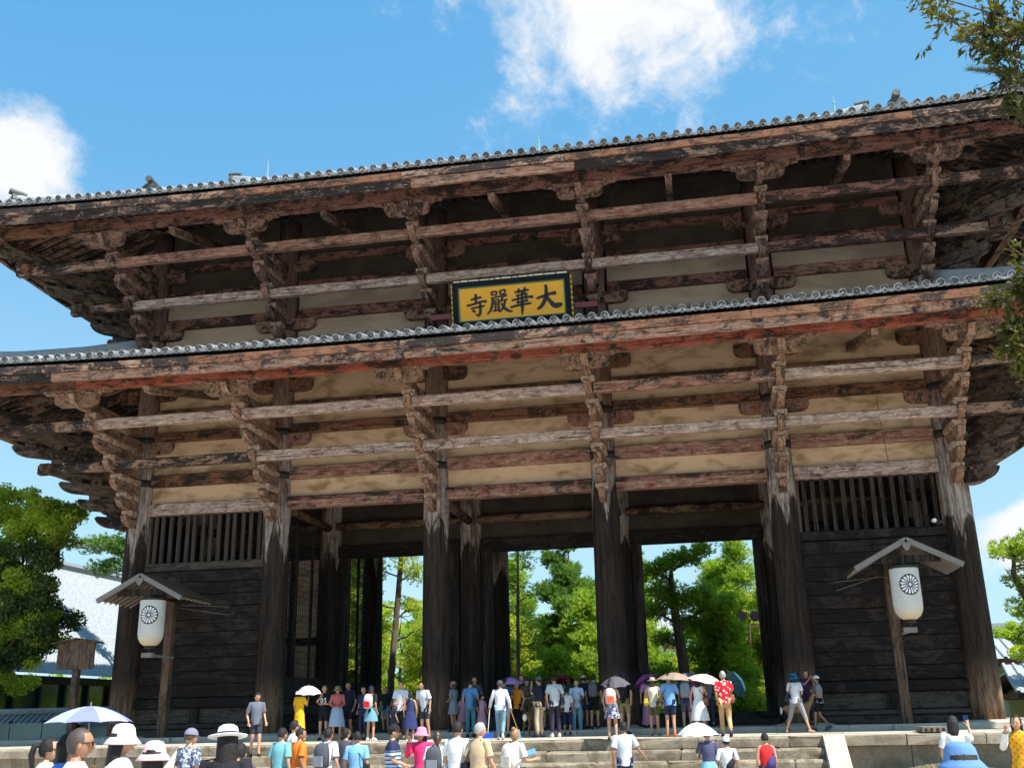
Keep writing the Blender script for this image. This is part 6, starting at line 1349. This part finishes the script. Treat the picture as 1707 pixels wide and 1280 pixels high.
 dict(x=-2.16, y=-1.00, z=-0.02, h=1.56, hd=-70, f=1, hair='long', hc='b', hat=('wide', cloth((.50,.24,.18))), top=cloth((.22,.24,.26)), bot=('mini', cloth((.28,.29,.32))), arms='front', label='woman in brown sun hat and grey shorts beside the second column'),
 dict(x=-1.93, y=-0.80, z=-0.02, h=1.12, hd=-50, f=1, hair='pony', top=cloth((.52,.27,.36)), bot=('dress', cloth((.52,.27,.36))), label='small girl in dusty pink dress left of the blue shirt man'),
 dict(x=-1.44, y=-1.70, z=-0.17, h=1.74, hd=5, hair='short', top=cloth((.10,.24,.46)), fat=1.05, bot=('pants', cloth((.06,.20,.28))), acc=[('bag', cloth((.02,.05,.08)), 'dark crossbody bag on the back of the blue shirt man', 1, -.10)], label='man in blue short sleeved shirt and jeans seen from behind'),
 dict(x=-1.12, y=-1.50, z=-0.16, h=1.28, hd=120, f=1, hair='pony', hat=('cap', cloth(NV)), top=cloth((.55,.33,.42)), bot=('dress', cloth((.50,.28,.38))), label='girl in pale pink dress right of the blue shirt man'),
 dict(x=-1.59, y=-0.40, z=-0.02, h=1.72, hd=180, hair='short', top=cloth(DG), label='man whose head shows behind the blue shirt man'),
 dict(x=-0.03, y=-4.00, z=-0.22, h=1.66, hd=-5, hair='short', hc='b', hat=('cap', cloth((.07,.07,.08))), capback=1, top=cloth((.66,.66,.70)), sl='l', bot=('pants', cloth((.16,.30,.42))), legs='walk', arms='sweep', shoe=cloth(WH), label='cleaner in white shirt and dark apron walking with dustpan and broom'),
 dict(x=-0.24, y=-2.20, z=-0.18, h=1.74, hd=5, hair='short', top=cloth((.03,.06,.15)), bot=('shorts', cloth((.34,.36,.40))), arms='umbR', acc=[('umb', cloth((.36,.20,.42)), 'purple umbrella in front of the dark third doorway column', 0, 0, .40), ('pack', cloth((.04,.22,.42)), 'blue backpack under the purple umbrella')], label='man in navy shirt holding the purple umbrella'),
 dict(x=0.03, y=-1.50, z=-0.16, h=1.64, hd=185, f=1, hair='short', hat=('cap', cloth((.42,.56,.74))), top=cloth((.68,.25,.015)), sl='n', bot=('pants', cloth(BL)), acc=[('bag', cloth(BL), 'black bag hanging beside the orange top woman', 1, .02)], ht=-14, label='woman in light blue cap and orange top looking down'),
 dict(x=-0.09, y=0.20, z=-0.02, h=1.76, hd=185, hair='short', top=cloth(BL), label='tall dark clad man behind the orange top woman'),
 dict(x=0.17, y=-0.40, z=-0.02, h=1.62, hd=170, f=1, hair='short', hat=('cap', cloth(NV)), top=cloth((.12,.09,.05),'blot',(.03,.03,.03)), bot=('shorts', cloth((.1,.08,.05))), arms='front', label='person in navy cap and camouflage top behind the deer'),
 dict(x=0.18, y=0.60, z=-0.02, h=1.60, hd=180, f=1, hair='bob', top=cloth(GY), label='woman in grey behind the camouflage top'),
 dict(x=0.98, y=-2.90, z=-0.20, h=1.76, hd=-60, hair='short', hat=('cap', cloth((.10,.10,.13))), top=cloth((.018,.02,.035)), bot=('pants', cloth((.46,.38,.27))), arms='phoneL', shoe=cloth(NV), acc=[('phone', cloth(BL), 'black phone held to the face by the khaki trousers man')], label='man in grey cap, black tee and khaki trousers taking a photo'),
 dict(x=0.90, y=-0.90, z=-0.02, h=1.60, hd=10, f=1, hair='bob', top=cloth(BL), bot=('shorts', cloth((.04,.12,.26))), acc=[('bag', cloth((.35,.55,.6)), 'small pale round pouch beside the black tee man', 1, .04)], label='woman in black top and blue shorts between two tall young men'),
 dict(x=1.44, y=-2.90, z=-0.20, h=1.80, hd=-25, hair='short', top=cloth((.48,.53,.56)), bot=('pants', cloth((.035,.03,.05))), shoe=cloth(WH), acc=[('bag', cloth((.06,.05,.09)), 'dark bag on the hip of the white tee man in black trousers', 1, .02)], label='tall young man in white tee and loose black trousers'),
 dict(x=1.63, y=-1.60, z=-0.16, h=1.38, hd=0, hair='short', top=cloth(WH), bot=('crop', cloth(NV)), label='boy in white tee and navy cropped trousers by the tall young man'),
 dict(x=1.37, y=1.00, z=-0.02, h=1.70, hd=180, hair='short', top=cloth((.015,.09,.045)), arms='umbR', acc=[('umb', cloth((.22,.012,.03)), 'dark red umbrella held up against the green trees', 16, 200, .42)], label='man in dark green shirt under the dark red umbrella'),
 dict(x=1.91, y=-1.30, z=-0.16, h=1.66, hd=172, f=1, hair='long', top=cloth((.42,.52,.68)), bot=('pants', cloth((.14,.32,.42))), arms='front', shoe=cloth(OW), acc=[('bag', cloth(BL), 'black shoulder bag on the light blue tee woman', -1, .04)], hy=-15, label='laughing woman in light blue tee and jeans'),
 dict(x=1.95, y=0.40, z=-0.02, h=1.70, hd=20, hair='short', hat=('cap', cloth((.62,.40,.45))), top=cloth(BL), bot=('shorts', cloth((.03,.06,.2))), label='person in pink cap and black top behind the laughing woman'),
 dict(x=2.40, y=-0.70, z=-0.02, h=1.68, hd=5, hair='short', top=cloth(BL), bot=('shorts', cloth(BL)), acc=[('pack', cloth((.14,.13,.15)), 'grey backpack on the black clad man beside the third front column')], label='man in black with grey backpack left of the third front column'),
 dict(x=-0.59, y=1.60, z=-0.02, h=1.66, hd=180, f=1, hair='bob', top=cloth((.3,.1,.1)), label='woman in dark red deep inside the middle passage'),
 dict(x=1.90, y=2.20, z=-0.02, h=1.64, hd=175, f=1, hair='short', top=cloth(OW), label='pale dressed visitor deep inside the middle passage'),
 dict(x=0.93, y=2.40, z=-0.02, h=1.62, hd=160, hair='short', top=cloth((.05,.05,.07)), label='dark visitor beyond the tall young men'),
 dict(x=3.48, y=-2.20, z=-0.18, h=1.82, hd=12, hair='short', hat=('cap', cloth(NV)), top=cloth((.014,.015,.02)), bot=('shorts', cloth((.24,.21,.10))), shoe=cloth(NV), acc=[('pack', cloth(BL), 'black backpack on the olive shorts man by the third front column')], label='tall man in black tee and olive shorts by the third front column'),
 dict(x=4.42, y=-3.20, z=-0.20, h=1.64, hd=5, f=1, hair='bob', hc='b', hat=('wide', cloth((.62,.54,.36))), sl='n', top=cloth(OW), bot=('shorts', cloth((.12,.11,.055))), shoe=cloth(GY), acc=[('bag', cloth((.62,.46,.05)), 'round yellow straw bag on the left hip of the straw hat woman', -1, 0)], label='woman in straw hat, white top and olive shorts'),
 dict(x=4.15, y=-1.20, z=-0.02, h=1.56, hd=-10, f=1, hair='long', top=cloth((.4,.2,.3)), bot=('long', cloth((.42,.2,.3))), arms='umbR', acc=[('umb', cloth((.34,.07,.26)), 'magenta umbrella behind the straw hat woman', 26, 250, .46)], label='woman in pink skirt hidden behind the straw hat woman'),
 dict(x=4.92, y=-4.00, z=-0.22, h=1.72, hd=8, hair='short', hc='b', top=cloth((.16,.34,.62)), fat=1.08, bot=('shorts', cloth((.02,.03,.08))), arms='umbR', shoe=cloth((.4,.09,.03)), acc=[('umb', cloth((.30,.22,.17)), 'brown umbrella over the blue tee man', 4, 90, .54, None, None), ('bag', cloth((.10,.06,.03)), 'brown crossbody bag on the blue tee man in navy shorts', -1, .02)], label='stocky man in blue tee and navy shorts under the brown umbrella'),
 dict(x=5.34, y=-1.60, z=-0.16, h=1.74, hd=5, hair='short', hat=('cap', cloth(WH)), top=cloth((.03,.05,.12)), bot=('shorts', cloth((.12,.12,.20))), acc=[('pack', cloth((.30,.31,.32)), 'grey backpack on the navy tee man in the right bay'), ('umb', cloth((.20,.16,.18)), 'grey mauve umbrella behind the brown one', 6, 90, .46)], arms='umbR', label='man in navy tee with grey backpack in the right bay'),
 dict(x=5.75, y=-4.10, z=-0.23, h=1.64, hd=10, f=1, hair='bob', sl='n', top=cloth(WH), bot=('dress', cloth((.68,.69,.72))), arms='umbR', acc=[('umb', cloth((.80,.52,.46)), 'salmon pink umbrella over the white dress woman', 14, 70, .54), ('bag', cloth((.13,.06,.045)), 'brown leather bag on the arm of the white dress woman', 1, .04)], label='woman in white dress under the salmon pink umbrella'),
 dict(x=6.01, y=-0.90, z=-0.02, h=1.72, hd=0, hair='short', top=cloth((.10,.11,.13)), label='man in dark grey beyond the salmon pink umbrella'),
 dict(x=5.55, y=0.20, z=-0.02, h=1.68, hd=0, hair='short', hat=('bucket', cloth(OW)), top=cloth((.5,.03,.08)), label='person in pale hat and red top far in the right bay'),
 dict(x=6.46, y=-4.50, z=-0.24, h=1.76, hd=-5, hair='short', hc='g', top=cloth((.66,.02,.03),'hearts',(.75,.70,.68)), fat=1.1, bot=('pants', cloth((.52,.33,.16))), legs='walk', arms='umbR', shoe=cloth(DG), acc=[('umb', cloth((.015,.09,.13)), 'teal umbrella resting on the shoulder of the red shirt man', 66, 110, .44), ('bag', cloth((.25,.11,.08)), 'reddish brown tote on the right side of the red shirt man', 1, .0)], label='grey haired man in red white patterned shirt and tan trousers'),
 dict(x=8.51, y=-2.90, z=-0.20, h=1.66, hd=25, f=1, hair='bob', hat=('bucket', cloth((.015,.12,.24))), top=cloth((.62,.62,.68)), bot=('crop', cloth((.26,.26,.27))), legs='apart', arms='front', shoe=cloth((.35,.18,.12)), acc=[('bag', cloth((.03,.03,.05)), 'black bag on the back of the blue hat woman', -1, -.04)], label='woman in blue hat, white tee and grey leggings standing legs apart'),
 dict(x=9.27, y=-1.70, z=-0.17, h=1.58, hd=-80, hair='short', hat=('cap', cloth((.62,.64,.68))), top=cloth((.21,.22,.23)), bot=('shorts', cloth((.012,.012,.016))), legs='walk', arms='front', shoe=cloth((.05,.10,.16)), skin='skin_tan', label='boy in white cap, grey tee and black shorts feeding the deer'),
 dict(x=9.02, y=-0.90, z=-0.02, h=1.62, hd=150, f=1, hair='pony', top=cloth((.05,.02,.06)), arms='phone', label='woman in dark top half hidden behind the deer'),
]
for d in PEOPLE: make_person(d)
deer(8.62, -1.95, -.19, 78, .92, 'brown deer with raised head being fed behind the blue hat woman', .06)
deer(.49, -1.95, -.19, 8, .86, 'small brown deer seen from behind between the visitors in the middle')
run_jobs()
t = thing('broom', 'broom with light blue bristles in the right hand of the cleaner', 'broom', (.42, -4.05, -.2))
link('stick', MB().tube([(-.12, .0, .78), (.08, 0, .22)], .012, 6).mesh('stick', 'gilt'), t); link('bristles', MB().prism([(.05, .25), (.11, .26), (.17, .0), (.06, .0)], -.03, .03).mesh('bristles', cloth((.10, .42, .70))), t)
t = thing('dustpan', 'blue long handled dustpan in the left hand of the cleaner', 'dustpan', (-.40, -4.05, -.2))
link('stick', MB().tube([(.06, 0, .80), (.0, 0, .16)], .010, 6).mesh('stick', 'crest_white'), t); link('pan', MB().box((-.17, -.12, .03), (.14, .12, .17)).mesh('pan', cloth((.02, .10, .50))), t)
link('leaflet', MB().box((-.09, -.004, -.06), (.09, .004, .06)).mesh('leaflet', cloth((.10, .25, .55))), None, (2.98, -16.75, -.16), (R_(-50), R_(-15), R_(20)), None, 'blue leaflet in the hand of the light haired woman', 'leaflet')
t = thing('drain_block', 'low stone block with iron grate at the foot of the right lantern post', 'block', (11.95, -4.0, -.2)); link('block', MB().box((-.32, -.5, 0), (.32, .5, .13)).mesh('block', 'step_stone'), t)
for k in range(4): link('grate_bar', MB().box((-.26+.15*k, -.52, .02), (-.20+.15*k, -.50, .1)).mesh('grate_bar', 'black_iron'), t)
